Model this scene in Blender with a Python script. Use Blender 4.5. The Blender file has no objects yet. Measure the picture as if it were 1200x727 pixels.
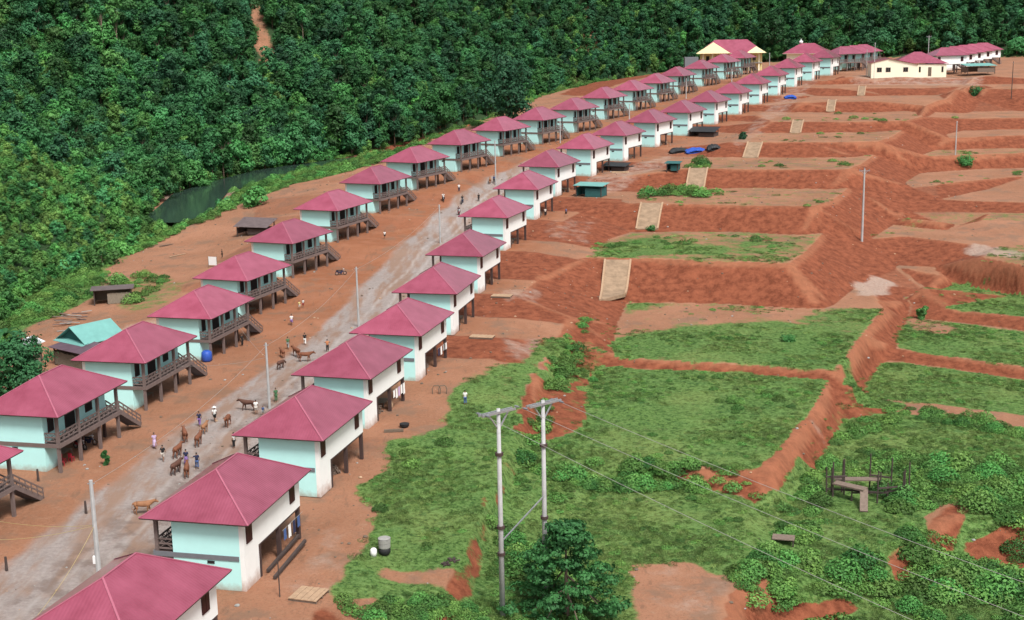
import bpy, math, random
import numpy as np
from mathutils import Vector, Matrix
from mathutils.geometry import delaunay_2d_cdt

# ---------------------------------------------------------------- camera, light, exposure
SC = bpy.context.scene
COL = SC.collection
F, PIT, ROLL, ZC = 1565.194, 0.213826, 0.018529, 39.5      # focal length in photo pixels (1200 wide), tilt, roll, height
cP, sP, cR, sR = math.cos(PIT), math.sin(PIT), math.cos(ROLL), math.sin(ROLL)
FW = np.array([0, cP, -sP]); UP0 = np.array([0, sP, cP]); XR = np.array([1.0, 0, 0])
XC = cR * XR - sR * UP0; YC = sR * XR + cR * UP0
cam = bpy.data.cameras.new('camera'); cam.sensor_width = 36.0; cam.lens = 36.0 * F / 1200.0
cam.clip_start = 0.5; cam.clip_end = 6000
camo = bpy.data.objects.new('camera', cam); COL.objects.link(camo)
camo.matrix_world = Matrix(((XC[0], YC[0], -FW[0], 0), (XC[1], YC[1], -FW[1], 0), (XC[2], YC[2], -FW[2], ZC), (0, 0, 0, 1)))
SC.camera = camo

SUN_EL, SUN_AZ = 55.0, 152.0          # compass bearing of the sun, clockwise from +Y
world = bpy.data.worlds.new('World'); SC.world = world; world.use_nodes = True
wn = world.node_tree.nodes; wl = world.node_tree.links
bg = wn['Background']
sky = wn.new('ShaderNodeTexSky'); sky.sky_type = 'NISHITA'; sky.sun_disc = False
sky.sun_elevation = math.radians(SUN_EL); sky.sun_rotation = math.radians(SUN_AZ)
sky.air_density = 1.0; sky.dust_density = 4.0; sky.ozone_density = 1.0
hsv = wn.new('ShaderNodeHueSaturation'); hsv.inputs['Saturation'].default_value = 0.30
wl.new(sky.outputs[0], hsv.inputs['Color']); wl.new(hsv.outputs[0], bg.inputs['Color'])
bg.inputs['Strength'].default_value = 0.098
sl = bpy.data.lights.new('sun', 'SUN'); sl.energy = 2.45; sl.angle = math.radians(15); sl.color = (1.0, 0.97, 0.92)
so = bpy.data.objects.new('sun', sl); COL.objects.link(so)
a, e = math.radians(SUN_AZ), math.radians(SUN_EL)
sd = Vector((math.sin(a) * math.cos(e), math.cos(a) * math.cos(e), math.sin(e)))
so.rotation_euler = sd.to_track_quat('Z', 'Y').to_euler()
SC.view_settings.view_transform = 'Standard'; SC.view_settings.look = 'None'
SC.view_settings.exposure = 0.66; SC.view_settings.gamma = 1.0
SC.view_settings.use_curve_mapping = False
SC.cycles.max_bounces = 5; SC.cycles.diffuse_bounces = 3; SC.cycles.transparent_max_bounces = 4

# ---------------------------------------------------------------- geometry helpers
def ray(px, py): return FW + XC * (px - 600) / F + YC * (363.5 - py) / F
def at_z(px, py, z):
    r = ray(px, py); t = (z - ZC) / r[2]; return np.array([0, 0, ZC]) + r * t
def at_y(px, py, y):
    r = ray(px, py); return np.array([0, 0, ZC]) + r * (y / r[1])
def proj(p):
    p = np.asarray(p, float) - np.array([0, 0, ZC]); d = p @ FW
    return 600 + F * (p @ XC) / d, 363.5 - F * (p @ YC) / d, d

RNG = np.random.default_rng(7)
random.seed(5)

class MB:
    """collects shapes; build() links them as one mesh object"""
    def __init__(s): s.v = []; s.f = []; s.m = []
    def add(s, vs, fs, mi=0):
        b = len(s.v); s.v += [tuple(map(float, p)) for p in vs]; s.f += [tuple(b + i for i in f) for f in fs]; s.m += [mi] * len(fs); return s
    def box(s, x0, x1, y0, y1, z0, z1, mi=0):
        vs = [(x0, y0, z0), (x1, y0, z0), (x1, y1, z0), (x0, y1, z0), (x0, y0, z1), (x1, y0, z1), (x1, y1, z1), (x0, y1, z1)]
        return s.add(vs, [(3, 2, 1, 0), (4, 5, 6, 7), (0, 1, 5, 4), (1, 2, 6, 5), (2, 3, 7, 6), (3, 0, 4, 7)], mi)
    def beam(s, p, q, w, h=None, mi=0, up=(0, 0, 1)):
        h = h or w; p = Vector(p); q = Vector(q); d = (q - p).normalized(); u = Vector(up)
        if abs(d.dot(u)) > .98: u = Vector((0, 1, 0))
        r = d.cross(u).normalized(); u = r.cross(d)
        vs = []
        for c in (p, q):
            for a_, b_ in ((-1, -1), (1, -1), (1, 1), (-1, 1)): vs.append(c + r * a_ * w / 2 + u * b_ * h / 2)
        return s.add(vs, [(0, 1, 2, 3), (7, 6, 5, 4), (0, 4, 5, 1), (1, 5, 6, 2), (2, 6, 7, 3), (3, 7, 4, 0)], mi)
    def tube(s, pts, rad, n=6, mi=0, cap=True):
        pts = [Vector(p) for p in pts]; N = len(pts)
        rads = rad if hasattr(rad, '__len__') else [rad] * N
        vs = []; fs = []
        for i, p in enumerate(pts):
            d = (pts[min(i + 1, N - 1)] - pts[max(i - 1, 0)]).normalized()
            u = Vector((0, 0, 1)) if abs(d.z) < .95 else Vector((1, 0, 0))
            r = d.cross(u).normalized(); u = r.cross(d)
            for k in range(n):
                t = 2 * math.pi * k / n; vs.append(p + (r * math.cos(t) + u * math.sin(t)) * rads[i])
        for i in range(N - 1):
            for k in range(n):
                fs.append((i * n + k, i * n + (k + 1) % n, (i + 1) * n + (k + 1) % n, (i + 1) * n + k))
        if cap: fs.append(tuple(range(n))[::-1]); fs.append(tuple((N - 1) * n + k for k in range(n)))
        return s.add(vs, fs, mi)
    def lathe(s, prof, c=(0, 0, 0), n=14, mi=0):
        vs = []; fs = []
        for r, z in prof:
            for k in range(n):
                t = 2 * math.pi * k / n; vs.append((c[0] + r * math.cos(t), c[1] + r * math.sin(t), c[2] + z))
        for i in range(len(prof) - 1):
            for k in range(n): fs.append((i * n + k, i * n + (k + 1) % n, (i + 1) * n + (k + 1) % n, (i + 1) * n + k))
        fs.append(tuple(range(n))[::-1]); fs.append(tuple((len(prof) - 1) * n + k for k in range(n)))
        return s.add(vs, fs, mi)
    def torus(s, c, R, r, axis='x', n=18, m=6, mi=0):
        vs = []; fs = []
        for i in range(n):
            t = 2 * math.pi * i / n
            for j in range(m):
                q = 2 * math.pi * j / m; a_ = (R + r * math.cos(q)) * math.cos(t); b_ = (R + r * math.cos(q)) * math.sin(t); o = r * math.sin(q)
                vs.append((c[0] + o, c[1] + a_, c[2] + b_) if axis == 'x' else (c[0] + a_, c[1] + b_, c[2] + o))
        for i in range(n):
            for j in range(m): fs.append((i * m + j, i * m + (j + 1) % m, ((i + 1) % n) * m + (j + 1) % m, ((i + 1) % n) * m + j))
        return s.add(vs, fs, mi)
    def slab(s, poly, t, mi=0):
        """a thin sheet: polygon of 3D points given thickness t downwards"""
        n = len(poly); vs = [Vector(p) for p in poly] + [Vector(p) - Vector((0, 0, t)) for p in poly]
        fs = [tuple(range(n)), tuple(range(2 * n - 1, n - 1, -1))] + [(i, i + n, (i + 1) % n + n, (i + 1) % n) for i in range(n)]
        return s.add(vs, fs, mi)
    def mirror(s):
        s.v = [(-x, y, z) for x, y, z in s.v]; s.f = [f[::-1] for f in s.f]; return s
    def mesh(s, name, mats, smooth=False):
        me = bpy.data.meshes.new(name); me.from_pydata(s.v, [], s.f)
        for m in (mats if isinstance(mats, (list, tuple)) else [mats]): me.materials.append(m)
        me.polygons.foreach_set('material_index', s.m)
        if smooth: me.polygons.foreach_set('use_smooth', [True] * len(s.f))
        me.update(); return me
    def build(s, name, mats, parent=None, loc=(0, 0, 0), smooth=False):
        return link(name, s.mesh(name, mats, smooth), parent, loc)

def link(name, me, parent=None, loc=(0, 0, 0)):
    o = bpy.data.objects.new(name, me); COL.objects.link(o); o.parent = parent; o.location = tuple(map(float, loc)); return o
def tag(o, label=None, cat=None, group=None, kind=None):
    for k, v in (('label', label), ('category', cat), ('group', group), ('kind', kind)):
        if v: o[k] = v
    return o
def thing(name, label, cat, loc=(0, 0, 0), rz=0.0, group=None):
    o = bpy.data.objects.new(name, None); COL.objects.link(o); o.location = tuple(map(float, loc)); o.rotation_euler = (0, 0, rz)
    o.empty_display_size = .2
    return tag(o, label, cat, group)
KIDS = {}
def dup(root, loc, rz, label, group=None, scale=None):
    r = root.copy(); COL.objects.link(r); r.location = tuple(map(float, loc)); r.rotation_euler = (0, 0, rz); r['label'] = label
    if group: r['group'] = group
    if scale: r.scale = (scale,) * 3
    for ch in list(root.children):
        c = ch.copy(); COL.objects.link(c); c.parent = r
        for g in list(ch.children):
            d = g.copy(); COL.objects.link(d); d.parent = c
    return r

# ---------------------------------------------------------------- materials
def mat(name, col, rough=.7, var=.12, scale=3.0, spec=.3, metal=0.0, bump=0.0, dirt=None, coat=0.0):
    m = bpy.data.materials.new(name); m.use_nodes = True; nt = m.node_tree; n = nt.nodes; l = nt.links
    b = n['Principled BSDF']; b.inputs['Roughness'].default_value = rough; b.inputs['Metallic'].default_value = metal
    b.inputs['Specular IOR Level'].default_value = spec; b.inputs['Coat Weight'].default_value = coat
    tc = n.new('ShaderNodeTexCoord'); nz = n.new('ShaderNodeTexNoise'); nz.inputs['Scale'].default_value = scale; nz.inputs['Detail'].default_value = 5
    nz.inputs['Roughness'].default_value = .65
    l.new(tc.outputs['Object'], nz.inputs['Vector'])
    oi = n.new('ShaderNodeObjectInfo')
    vm = n.new('ShaderNodeVectorMath'); vm.operation = 'MULTIPLY_ADD'; vm.inputs[1].default_value = (1, 1, 1)
    sc = n.new('ShaderNodeVectorMath'); sc.operation = 'SCALE'; sc.inputs['Scale'].default_value = 1.0
    cmb = n.new('ShaderNodeCombineXYZ'); mu = n.new('ShaderNodeMath'); mu.operation = 'MULTIPLY'; mu.inputs[1].default_value = 50
    l.new(oi.outputs['Random'], mu.inputs[0]); l.new(mu.outputs[0], cmb.inputs[0]); l.new(tc.outputs['Object'], vm.inputs[0]); l.new(cmb.outputs[0], vm.inputs[2])
    l.new(vm.outputs[0], nz.inputs['Vector'])
    mx = n.new('ShaderNodeMix'); mx.data_type = 'RGBA'
    mx.inputs[6].default_value = tuple(max(0, c * (1 - var * 1.6)) for c in col) + (1,)
    mx.inputs[7].default_value = tuple(min(1, c * (1 + var)) for c in col) + (1,)
    l.new(nz.outputs[0], mx.inputs[0]); out = mx.outputs[2]
    if dirt:
        dcol, lo, hi, amt = dirt       # a stain band rising from the base (object z between lo and hi) and blotches
        sx = n.new('ShaderNodeSeparateXYZ'); l.new(tc.outputs['Object'], sx.inputs[0])
        mr = n.new('ShaderNodeMapRange'); mr.inputs[1].default_value = hi; mr.inputs[2].default_value = lo; mr.inputs[3].default_value = 0; mr.inputs[4].default_value = amt
        ad = n.new('ShaderNodeMath'); ad.operation = 'MULTIPLY_ADD'; ad.inputs[1].default_value = (hi - lo) * 1.6; 
        l.new(nz.outputs[0], ad.inputs[0]); l.new(sx.outputs[2], ad.inputs[2])
        sb = n.new('ShaderNodeMath'); sb.operation = 'SUBTRACT'; sb.inputs[1].default_value = (hi - lo) * .8; l.new(ad.outputs[0], sb.inputs[0])
        l.new(sb.outputs[0], mr.inputs[0])
        m2 = n.new('ShaderNodeMix'); m2.data_type = 'RGBA'; m2.inputs[7].default_value = tuple(dcol) + (1,)
        l.new(mr.outputs[0], m2.inputs[0]); l.new(out, m2.inputs[6]); out = m2.outputs[2]
    l.new(out, b.inputs['Base Color'])
    if bump:
        bp = n.new('ShaderNodeBump'); bp.inputs['Strength'].default_value = bump; bp.inputs['Distance'].default_value = .05
        l.new(nz.outputs[0], bp.inputs['Height']); l.new(bp.outputs[0], b.inputs['Normal'])
    return m
SOIL = (.30, .13, .06)
M = dict(
    turq=mat('turquoise_paint', (.49, .85, .83), .75, .05, 1.2, dirt=(SOIL, -.1, .6, .7)),
    cream=mat('cream_paint', (.83, .845, .83), .8, .05, 1.0, dirt=(SOIL, -.1, .95, .75)),
    brown=mat('brown_grey_paint', (.175, .132, .122), .7, .25, 2.5),
    dark=mat('dark_brown_paint', (.07, .045, .042), .65, .25, 3),
    grey=mat('grey_paint', (.16, .17, .19), .7, .15, 3),
    maroon=mat('maroon_shutter', (.045, .012, .014), .5, .2, 5),
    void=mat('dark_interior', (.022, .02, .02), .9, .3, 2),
    conc=mat('concrete', (.30, .295, .28), .85, .25, 2.5),
    chute=mat('tan_concrete', (.31, .215, .14), .9, .45, .9, bump=.4),
    pole=mat('pole_concrete', (.42, .42, .42), .8, .25, 1.5),
    steel=mat('galvanised_steel', (.42, .44, .46), .45, .2, 4, metal=.6),
    wood=mat('weathered_wood', (.20, .15, .12), .85, .35, 4, bump=.4),
    dwood=mat('dark_wet_wood', (.075, .055, .05), .8, .4, 3, bump=.3),
    thatch=mat('bamboo_wall', (.24, .20, .155), .9, .35, 6, bump=.4),
    tin=mat('old_tin_sheet', (.17, .13, .13), .55, .4, 1.2, metal=.25),
    tealtin=mat('teal_tin_sheet', (.17, .40, .37), .55, .2, .8, metal=.1),
    tealdark=mat('teal_gable_board', (.03, .12, .12), .7, .2, 1),
    plum=mat('rusty_plum_sheet', (.13, .085, .11), .6, .4, .9, metal=.15),
    tarpw=mat('white_tarp', (.72, .74, .76), .6, .1, 1),
    tarpb=mat('blue_tarp', (.03, .09, .42), .45, .25, 2),
    tarpd=mat('dark_tarp', (.03, .032, .035), .6, .3, 2),
    gable=mat('pale_gable_paint', (.84, .72, .42), .8, .05, .6), yellow=mat('pale_yellow_paint', (.80, .66, .32), .8, .06, 1.0),
    hall=mat('cream_hall_paint', (.86, .81, .64), .8, .05, .6),
    black=mat('black_rubber', (.02, .02, .022), .7, .2, 8),
    skin=mat('skin', (.26, .14, .09), .6, .1, 8), hair=mat('black_hair', (.012, .011, .012), .6, .1, 8),
    wire=mat('wire_cable', (.30, .30, .28), .6, .1, 4), ywire=mat('yellow_cable', (.45, .36, .16), .6, .1, 4),
    bark=mat('bark', (.16, .12, .09), .9, .3, 3, bump=.4), plank=mat('pale_plank', (.42, .28, .18), .85, .3, 3),
    white=mat('white_enamel', (.78, .78, .78), .5, .08, 4), red=mat('red_plastic', (.42, .03, .05), .4, .1, 4),
)
def cloth(name, c): return mat(name, c, .85, .2, 12)

def roof_mat():
    m = bpy.data.materials.new('pink_red_roof_sheet'); m.use_nodes = True; nt = m.node_tree; n = nt.nodes; l = nt.links
    b = n['Principled BSDF']; b.inputs['Roughness'].default_value = .36; b.inputs['Specular IOR Level'].default_value = .8; b.inputs['Coat Weight'].default_value = 1.0; b.inputs['Coat Roughness'].default_value = .22
    tc = n.new('ShaderNodeTexCoord'); oi = n.new('ShaderNodeObjectInfo')
    nz = n.new('ShaderNodeTexNoise'); nz.inputs['Scale'].default_value = .6; nz.inputs['Detail'].default_value = 6; nz.inputs['Roughness'].default_value = .6
    cmb = n.new('ShaderNodeCombineXYZ'); mu = n.new('ShaderNodeMath'); mu.operation = 'MULTIPLY'; mu.inputs[1].default_value = 90
    va = n.new('ShaderNodeVectorMath'); l.new(oi.outputs['Random'], mu.inputs[0]); l.new(mu.outputs[0], cmb.inputs[2])
    l.new(tc.outputs['Object'], va.inputs[0]); l.new(cmb.outputs[0], va.inputs[1]); l.new(va.outputs[0], nz.inputs['Vector'])
    rp = n.new('ShaderNodeValToRGB'); cr = rp.color_ramp
    cr.elements[0].position = .3; cr.elements[0].color = (.235, .030, .064, 1)
    cr.elements[1].position = .7; cr.elements[1].color = (.325, .062, .112, 1)
    l.new(nz.outputs[0], rp.inputs[0])
    hs = n.new('ShaderNodeHueSaturation'); mr = n.new('ShaderNodeMapRange'); mr.inputs[3].default_value = .84; mr.inputs[4].default_value = 1.12
    l.new(oi.outputs['Random'], mr.inputs[0]); l.new(mr.outputs[0], hs.inputs['Value']); l.new(rp.outputs[0], hs.inputs['Color'])
    l.new(hs.outputs[0], b.inputs['Base Color'])
    # sheet ribs run down each slope: pick the coordinate along the eave from the facet's own normal
    ge = n.new('ShaderNodeNewGeometry'); vt = n.new('ShaderNodeVectorTransform'); vt.vector_type = 'NORMAL'; vt.convert_from = 'WORLD'; vt.convert_to = 'OBJECT'
    l.new(ge.outputs['True Normal'], vt.inputs[0])
    sn = n.new('ShaderNodeSeparateXYZ'); l.new(vt.outputs[0], sn.inputs[0]); sp = n.new('ShaderNodeSeparateXYZ'); l.new(tc.outputs['Object'], sp.inputs[0])
    ax = n.new('ShaderNodeMath'); ax.operation = 'ABSOLUTE'; ay = n.new('ShaderNodeMath'); ay.operation = 'ABSOLUTE'
    l.new(sn.outputs[0], ax.inputs[0]); l.new(sn.outputs[1], ay.inputs[0])
    gt = n.new('ShaderNodeMath'); gt.operation = 'GREATER_THAN'; l.new(ax.outputs[0], gt.inputs[0]); l.new(ay.outputs[0], gt.inputs[1])
    mf = n.new('ShaderNodeMix'); l.new(gt.outputs[0], mf.inputs[0]); l.new(sp.outputs[0], mf.inputs[2]); l.new(sp.outputs[1], mf.inputs[3])
    m1 = n.new('ShaderNodeMath'); m1.operation = 'MULTIPLY'; m1.inputs[1].default_value = 2 * math.pi / .25; l.new(mf.outputs[0], m1.inputs[0])
    sn2 = n.new('ShaderNodeMath'); sn2.operation = 'SINE'; l.new(m1.outputs[0], sn2.inputs[0])
    bp = n.new('ShaderNodeBump'); bp.inputs['Strength'].default_value = .14; bp.inputs['Distance'].default_value = .03
    l.new(sn2.outputs[0], bp.inputs['Height']); l.new(bp.outputs[0], b.inputs['Normal'])
    return m
M['roof'] = roof_mat(); M['ridge'] = mat('pale_pink_ridge', (.36, .11, .16), .5, .1, 2)

def leaf_mat(name, c0, c1, hue=.03, trans=.25):
    """leaf colours differ leaf by leaf ('tint' is stored on each leaf) and plant by plant"""
    m = bpy.data.materials.new(name); m.use_nodes = True; nt = m.node_tree; n = nt.nodes; l = nt.links
    b = n['Principled BSDF']; b.inputs['Roughness'].default_value = .6; b.inputs['Specular IOR Level'].default_value = .25
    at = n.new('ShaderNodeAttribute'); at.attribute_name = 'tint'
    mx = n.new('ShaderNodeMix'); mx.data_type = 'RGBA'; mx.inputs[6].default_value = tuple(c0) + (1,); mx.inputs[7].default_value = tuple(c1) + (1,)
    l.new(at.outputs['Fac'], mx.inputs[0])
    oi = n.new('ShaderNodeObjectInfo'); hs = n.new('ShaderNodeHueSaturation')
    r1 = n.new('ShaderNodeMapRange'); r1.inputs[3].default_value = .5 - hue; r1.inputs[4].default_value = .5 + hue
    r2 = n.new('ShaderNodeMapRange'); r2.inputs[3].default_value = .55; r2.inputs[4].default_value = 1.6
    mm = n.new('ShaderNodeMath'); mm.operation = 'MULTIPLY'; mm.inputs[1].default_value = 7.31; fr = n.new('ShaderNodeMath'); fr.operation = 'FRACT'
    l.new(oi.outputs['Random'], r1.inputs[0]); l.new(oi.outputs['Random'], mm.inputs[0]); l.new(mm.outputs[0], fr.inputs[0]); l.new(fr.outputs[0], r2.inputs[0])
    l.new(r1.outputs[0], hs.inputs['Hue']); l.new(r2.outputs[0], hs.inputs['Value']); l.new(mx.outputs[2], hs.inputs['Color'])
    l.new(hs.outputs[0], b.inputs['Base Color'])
    if trans:
        tr = n.new('ShaderNodeBsdfTranslucent'); ms = n.new('ShaderNodeMixShader'); ms.inputs[0].default_value = trans
        l.new(hs.outputs[0], tr.inputs[0]); l.new(b.outputs[0], ms.inputs[1]); l.new(tr.outputs[0], ms.inputs[2]); l.new(ms.outputs[0], n['Material Output'].inputs[0])
    return m
M['leaf'] = leaf_mat('forest_leaf', (.024, .105, .032), (.085, .275, .072))
M['leafdark'] = leaf_mat('dark_leaf', (.014, .064, .026), (.052, .175, .056))
M['leaflight'] = leaf_mat('light_leaf', (.055, .155, .036), (.145, .31, .075))
M['weed'] = leaf_mat('weed_leaf', (.055, .14, .028), (.16, .31, .075), .02)
M['weeddry'] = leaf_mat('grass_blade', (.09, .17, .04), (.20, .28, .09), .02)
# ---------------------------------------------------------------- noise
def _hash(ix, iy, seed):
    h = (ix.astype(np.int64) * 374761393 + iy.astype(np.int64) * 668265263 + seed * 1442695041) & 0xFFFFFFFF
    h = ((h ^ (h >> 13)) * 1274126177) & 0xFFFFFFFF
    return ((h ^ (h >> 16)) & 0xFFFF) / 65535.0
def vnoise(x, y, s, seed):
    x = x / s; y = y / s; ix = np.floor(x); iy = np.floor(y); fx = x - ix; fy = y - iy
    fx = fx * fx * (3 - 2 * fx); fy = fy * fy * (3 - 2 * fy)
    a_ = _hash(ix, iy, seed); b_ = _hash(ix + 1, iy, seed); c_ = _hash(ix, iy + 1, seed); d_ = _hash(ix + 1, iy + 1, seed)
    return (a_ * (1 - fx) + b_ * fx) * (1 - fy) + (c_ * (1 - fx) + d_ * fx) * fy
def fbm(x, y, s, seed, oct=4, gain=.5):
    t = 0; amp = 1; tot = 0
    for k in range(oct):
        t = t + amp * vnoise(x, y, s / 2 ** k, seed + 17 * k); tot += amp; amp *= gain
    return t / tot - .5
def sstep(a_, b_, x):
    t = np.clip((x - a_) / (b_ - a_), 0, 1); return t * t * (3 - 2 * t)
def seg_dist(x, y, poly, closed=True):
    d = np.full(x.shape, 1e9); n = len(poly)
    for i in range(n if closed else n - 1):
        ax, ay = poly[i][0], poly[i][1]; bx, by = poly[(i + 1) % n][0], poly[(i + 1) % n][1]
        dx, dy = bx - ax, by - ay; L2 = dx * dx + dy * dy + 1e-9
        t = np.clip(((x - ax) * dx + (y - ay) * dy) / L2, 0, 1)
        d = np.minimum(d, np.hypot(x - ax - t * dx, y - ay - t * dy))
    return d
def inside(x, y, poly):
    c = np.zeros(x.shape, bool); n = len(poly)
    for i in range(n):
        ax, ay = poly[i][0], poly[i][1]; bx, by = poly[(i + 1) % n][0], poly[(i + 1) % n][1]
        if ay == by: continue
        c ^= ((ay > y) != (by > y)) & (x < (bx - ax) * (y - ay) / (by - ay) + ax)
    return c
def sdist(x, y, poly): return np.where(inside(x, y, poly), -1, 1) * seg_dist(x, y, poly)

# ---------------------------------------------------------------- where the houses stand (x, y, ground z, bearing of the long side)
HL = [(-45.6, 99.2, 0.5, 0.235), (-42.7, 119.48, 0.76, 0.228), (-40.7, 140.44, 0.19, 0.218), (-38.39, 162.17, -0.05, 0.25), (-37.08, 181.84, 0.76, 0.338), (-33.98, 203.12, 2.21, 0.381), (-29.78, 224.38, 4.05, 0.386), (-24.4, 243.8, 6.01, 0.402), (-18.32, 261.82, 7.81, 0.478), (-10.36, 280.2, 9.09, 0.498), (-1.65, 299.46, 10.22, 0.512), (7.32, 319, 10.96, 0.492), (16.69, 340, 11.77, 0.492), (25.77, 361.5, 13.25, 0.48), (35.23, 382.5, 14.02, 0.469), (44.22, 403, 14.93, 0.468), (53.01, 423, 16.03, 0.474), (63.12, 442, 17.39, 0.482), (73.14, 460, 18.68, 0.505), (81.88, 478, 19.4, 0.5)]
HR = [(-24.0, 75.74, -0.2, 0.255), (-21.68, 95.98, -0.49, 0.227), (-18.84, 115.63, -0.59, 0.251), (-16.33, 133.0, 0.08, 0.272), (-12.47, 149.19, 0.48, 0.258), (-9.5, 168.5, 1.13, 0.225), (-6.33, 189.66, 2.08, 0.268), (-2.35, 215.84, 3.62, 0.334), (2.94, 239.5, 5.02, 0.325), (7.87, 260.24, 6.37, 0.394), (16.02, 280.11, 7.76, 0.418), (24.36, 297.83, 8.86, 0.462), (33.52, 316.27, 10.09, 0.489), (43.24, 333.4, 11.07, 0.465), (52.11, 350.05, 12.42, 0.446), (60.54, 364.76, 13.69, 0.4), (68.88, 381, 15.26, 0.385), (77.19, 397, 16.72, 0.39), (85.42, 413, 18.22, 0.4), (94.1, 428, 19.32, 0.42), (103.59, 443, 20.07, 0.45)]
def hw(h, a_, r_):          # a point of a house's lot: a_ along its long side, r_ to its right
    x, y, z, w = h; return (x + math.sin(w) * a_ + math.cos(w) * r_, y + math.cos(w) * a_ - math.sin(w) * r_, z)

# ---------------------------------------------------------------- levelled pads: corners seen in the photo, at their own height
Z0, Z1, Z2, Z3, Z4, Z5, Z6, Z7, Z8, Z9 = -2.8, -2.1, 2.7, 6.3, 9.2, 11.8, 13.9, 16.3, 18.2, 20.2
ZM = -4.2
PADS = [  # (z, [(px, py) ...])
 (Z0, [(700, 430), (740, 432), (800, 434), (880, 438), (972, 446), (958, 478), (935, 510), (903, 551), (800, 549), (700, 545), (688, 500), (690, 450)]),
 (Z1, [(735, 354), (850, 356), (960, 362), (1038, 362), (1012, 395), (985, 435), (880, 428), (800, 424), (730, 419), (716, 405), (722, 382)]),
 (Z2, [(742, 272), (860, 272), (940, 275), (966, 273), (945, 296), (926, 309), (850, 307), (762, 303), (690, 302), (700, 285)]),
 (Z3, [(792, 221), (900, 221), (975, 222), (997, 219), (975, 236), (955, 242), (880, 241.5), (778, 239), (748, 238.5), (762, 228)]),
 (Z4, [(838, 185), (930, 185), (1005, 185), (1027, 181), (1010, 193), (995, 198.5), (900, 199), (835, 198), (800, 198), (815, 188)]),
 (Z5, [(880, 157), (960, 156), (1030, 155), (1058, 153), (1045, 161), (1030, 166.3), (950, 167), (885, 167), (858, 166.5)]),
 (Z6, [(925, 132), (1010, 132), (1075, 131), (1090, 131), (1078, 137.5), (1062, 141.7), (990, 143), (935, 142.5), (905, 143)]),
 (Z7, [(955, 113), (1040, 113), (1100, 112), (1118, 112), (1108, 117), (1090, 120.3), (1020, 119.3), (960, 119.3), (940, 120)]),
 (Z8, [(985, 99), (1060, 99), (1120, 98), (1146, 96), (1138, 101), (1120, 104.3), (1060, 103.2), (1005, 103), (978, 103.6)]),
 (Z9, [(1000, 84), (1090, 82), (1200, 76), (1330, 74), (1330, 84), (1150, 89), (1060, 90), (1012, 90), (992, 91)]),
 (ZM, [(700, 566), (790, 566), (872, 580), (880, 640), (860, 700), (850, 790), (720, 790), (680, 700), (668, 640), (680, 600)]),
 # the lower terraces on the right
 (-1.9, [(975, 357), (1032, 354), (1075, 336), (1108, 324), (1095, 314), (1050, 312), (1010, 330)]),
 (-3.5, [(1062, 352), (1090, 342), (1118, 333), (1200, 347), (1290, 362), (1290, 388), (1200, 372), (1110, 361)]),
 (-4.6, [(1060, 372), (1110, 376), (1200, 389), (1290, 402), (1290, 445), (1200, 430), (1120, 419), (1048, 408), (1052, 390)]),
 (-5.5, [(1030, 425), (1060, 426), (1120, 433), (1200, 445), (1290, 458), (1290, 502), (1200, 488), (1110, 476), (1012, 465), (1015, 445)]),
 (-5.4, [(985, 492), (1050, 484), (1110, 490), (1200, 503), (1290, 515), (1290, 620), (1200, 600), (1120, 605), (1070, 625), (1030, 645), (980, 660), (940, 672), (905, 610), (945, 560), (968, 520)]),
 (-7.6, [(900, 752), (985, 722), (1050, 690), (1115, 660), (1200, 648), (1290, 650), (1290, 800), (900, 800)]),
 (1.0, [(1018, 281), (1045, 264), (1060, 261), (1100, 263), (1127, 264), (1110, 270), (1060, 277)]),
 (2.2, [(1055, 255), (1066, 249), (1110, 248.5), (1160, 249.5), (1300, 253), (1300, 259), (1200, 259), (1150, 258), (1100, 259)]),
 (1.0, [(1170, 290), (1200, 284), (1300, 284), (1300, 318), (1200, 312), (1150, 302)]),
 (5.2, [(1060, 214), (1078, 203), (1150, 198), (1300, 194), (1300, 202), (1200, 206), (1100, 216), (1066, 219)]),
 (8.0, [(1080, 182), (1095, 176), (1150, 174.5), (1300, 173), (1300, 179), (1200, 179), (1090, 184)]),
 (12.8, [(1120, 139), (1134, 132), (1200, 131), (1300, 130), (1300, 138), (1200, 138)]),
 (15.3, [(1143, 114.5), (1200, 114), (1300, 113.5), (1300, 118), (1200, 118), (1146, 117)]),
 (3.6, [(1105, 234), (1146, 224.5), (1200, 223), (1300, 222), (1300, 236), (1200, 237)]),
 (10.4, [(1108, 158), (1125, 154), (1200, 152), (1300, 150), (1300, 158), (1200, 159), (1112, 162)]),
 (18.1, [(1132, 101), (1150, 98.8), (1300, 97.5), (1300, 102), (1150, 103)]),
]
PV = []; PE = []
def addpt(p): PV.append(tuple(map(float, p))); return len(PV) - 1
def addloop(pts, closed=True):
    ids = [addpt(p) for p in pts]
    for i in range(len(ids) if closed else len(ids) - 1): PE.append((ids[i], ids[(i + 1) % len(ids)]))
PADW = []
for z, poly in PADS:
    w = [at_z(px, py, z) for px, py in poly]; PADW.append((z, w)); addloop(w)
for i, h in enumerate(HL):          # the river-side lots, each levelled at its own height
    addloop([hw(h, -6.6, -6), hw(h, 6.6, -6), hw(h, 6.6, 6.0), hw(h, -6.6, 6.0)])
for i, h in enumerate(HR):
    back = 9 if i < 7 else 8
    addloop([hw(h, -6.6, -5.6), hw(h, 6.6, -5.6), hw(h, 6.2, back), hw(h, -6.6, back)])
YARD_END = [tuple(at_z(px, py, z)) for px, py, z in ((470, 790, -1.9), (520, 712, -1.7), (546, 652, -1.0), (560, 612, -.8), (580, 575, -.8), (602, 530, -.7), (616, 490, -.6), (634, 440, -.4), (662, 398, 0), (672, 372, .5))]
addloop(YARD_END, False)
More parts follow.
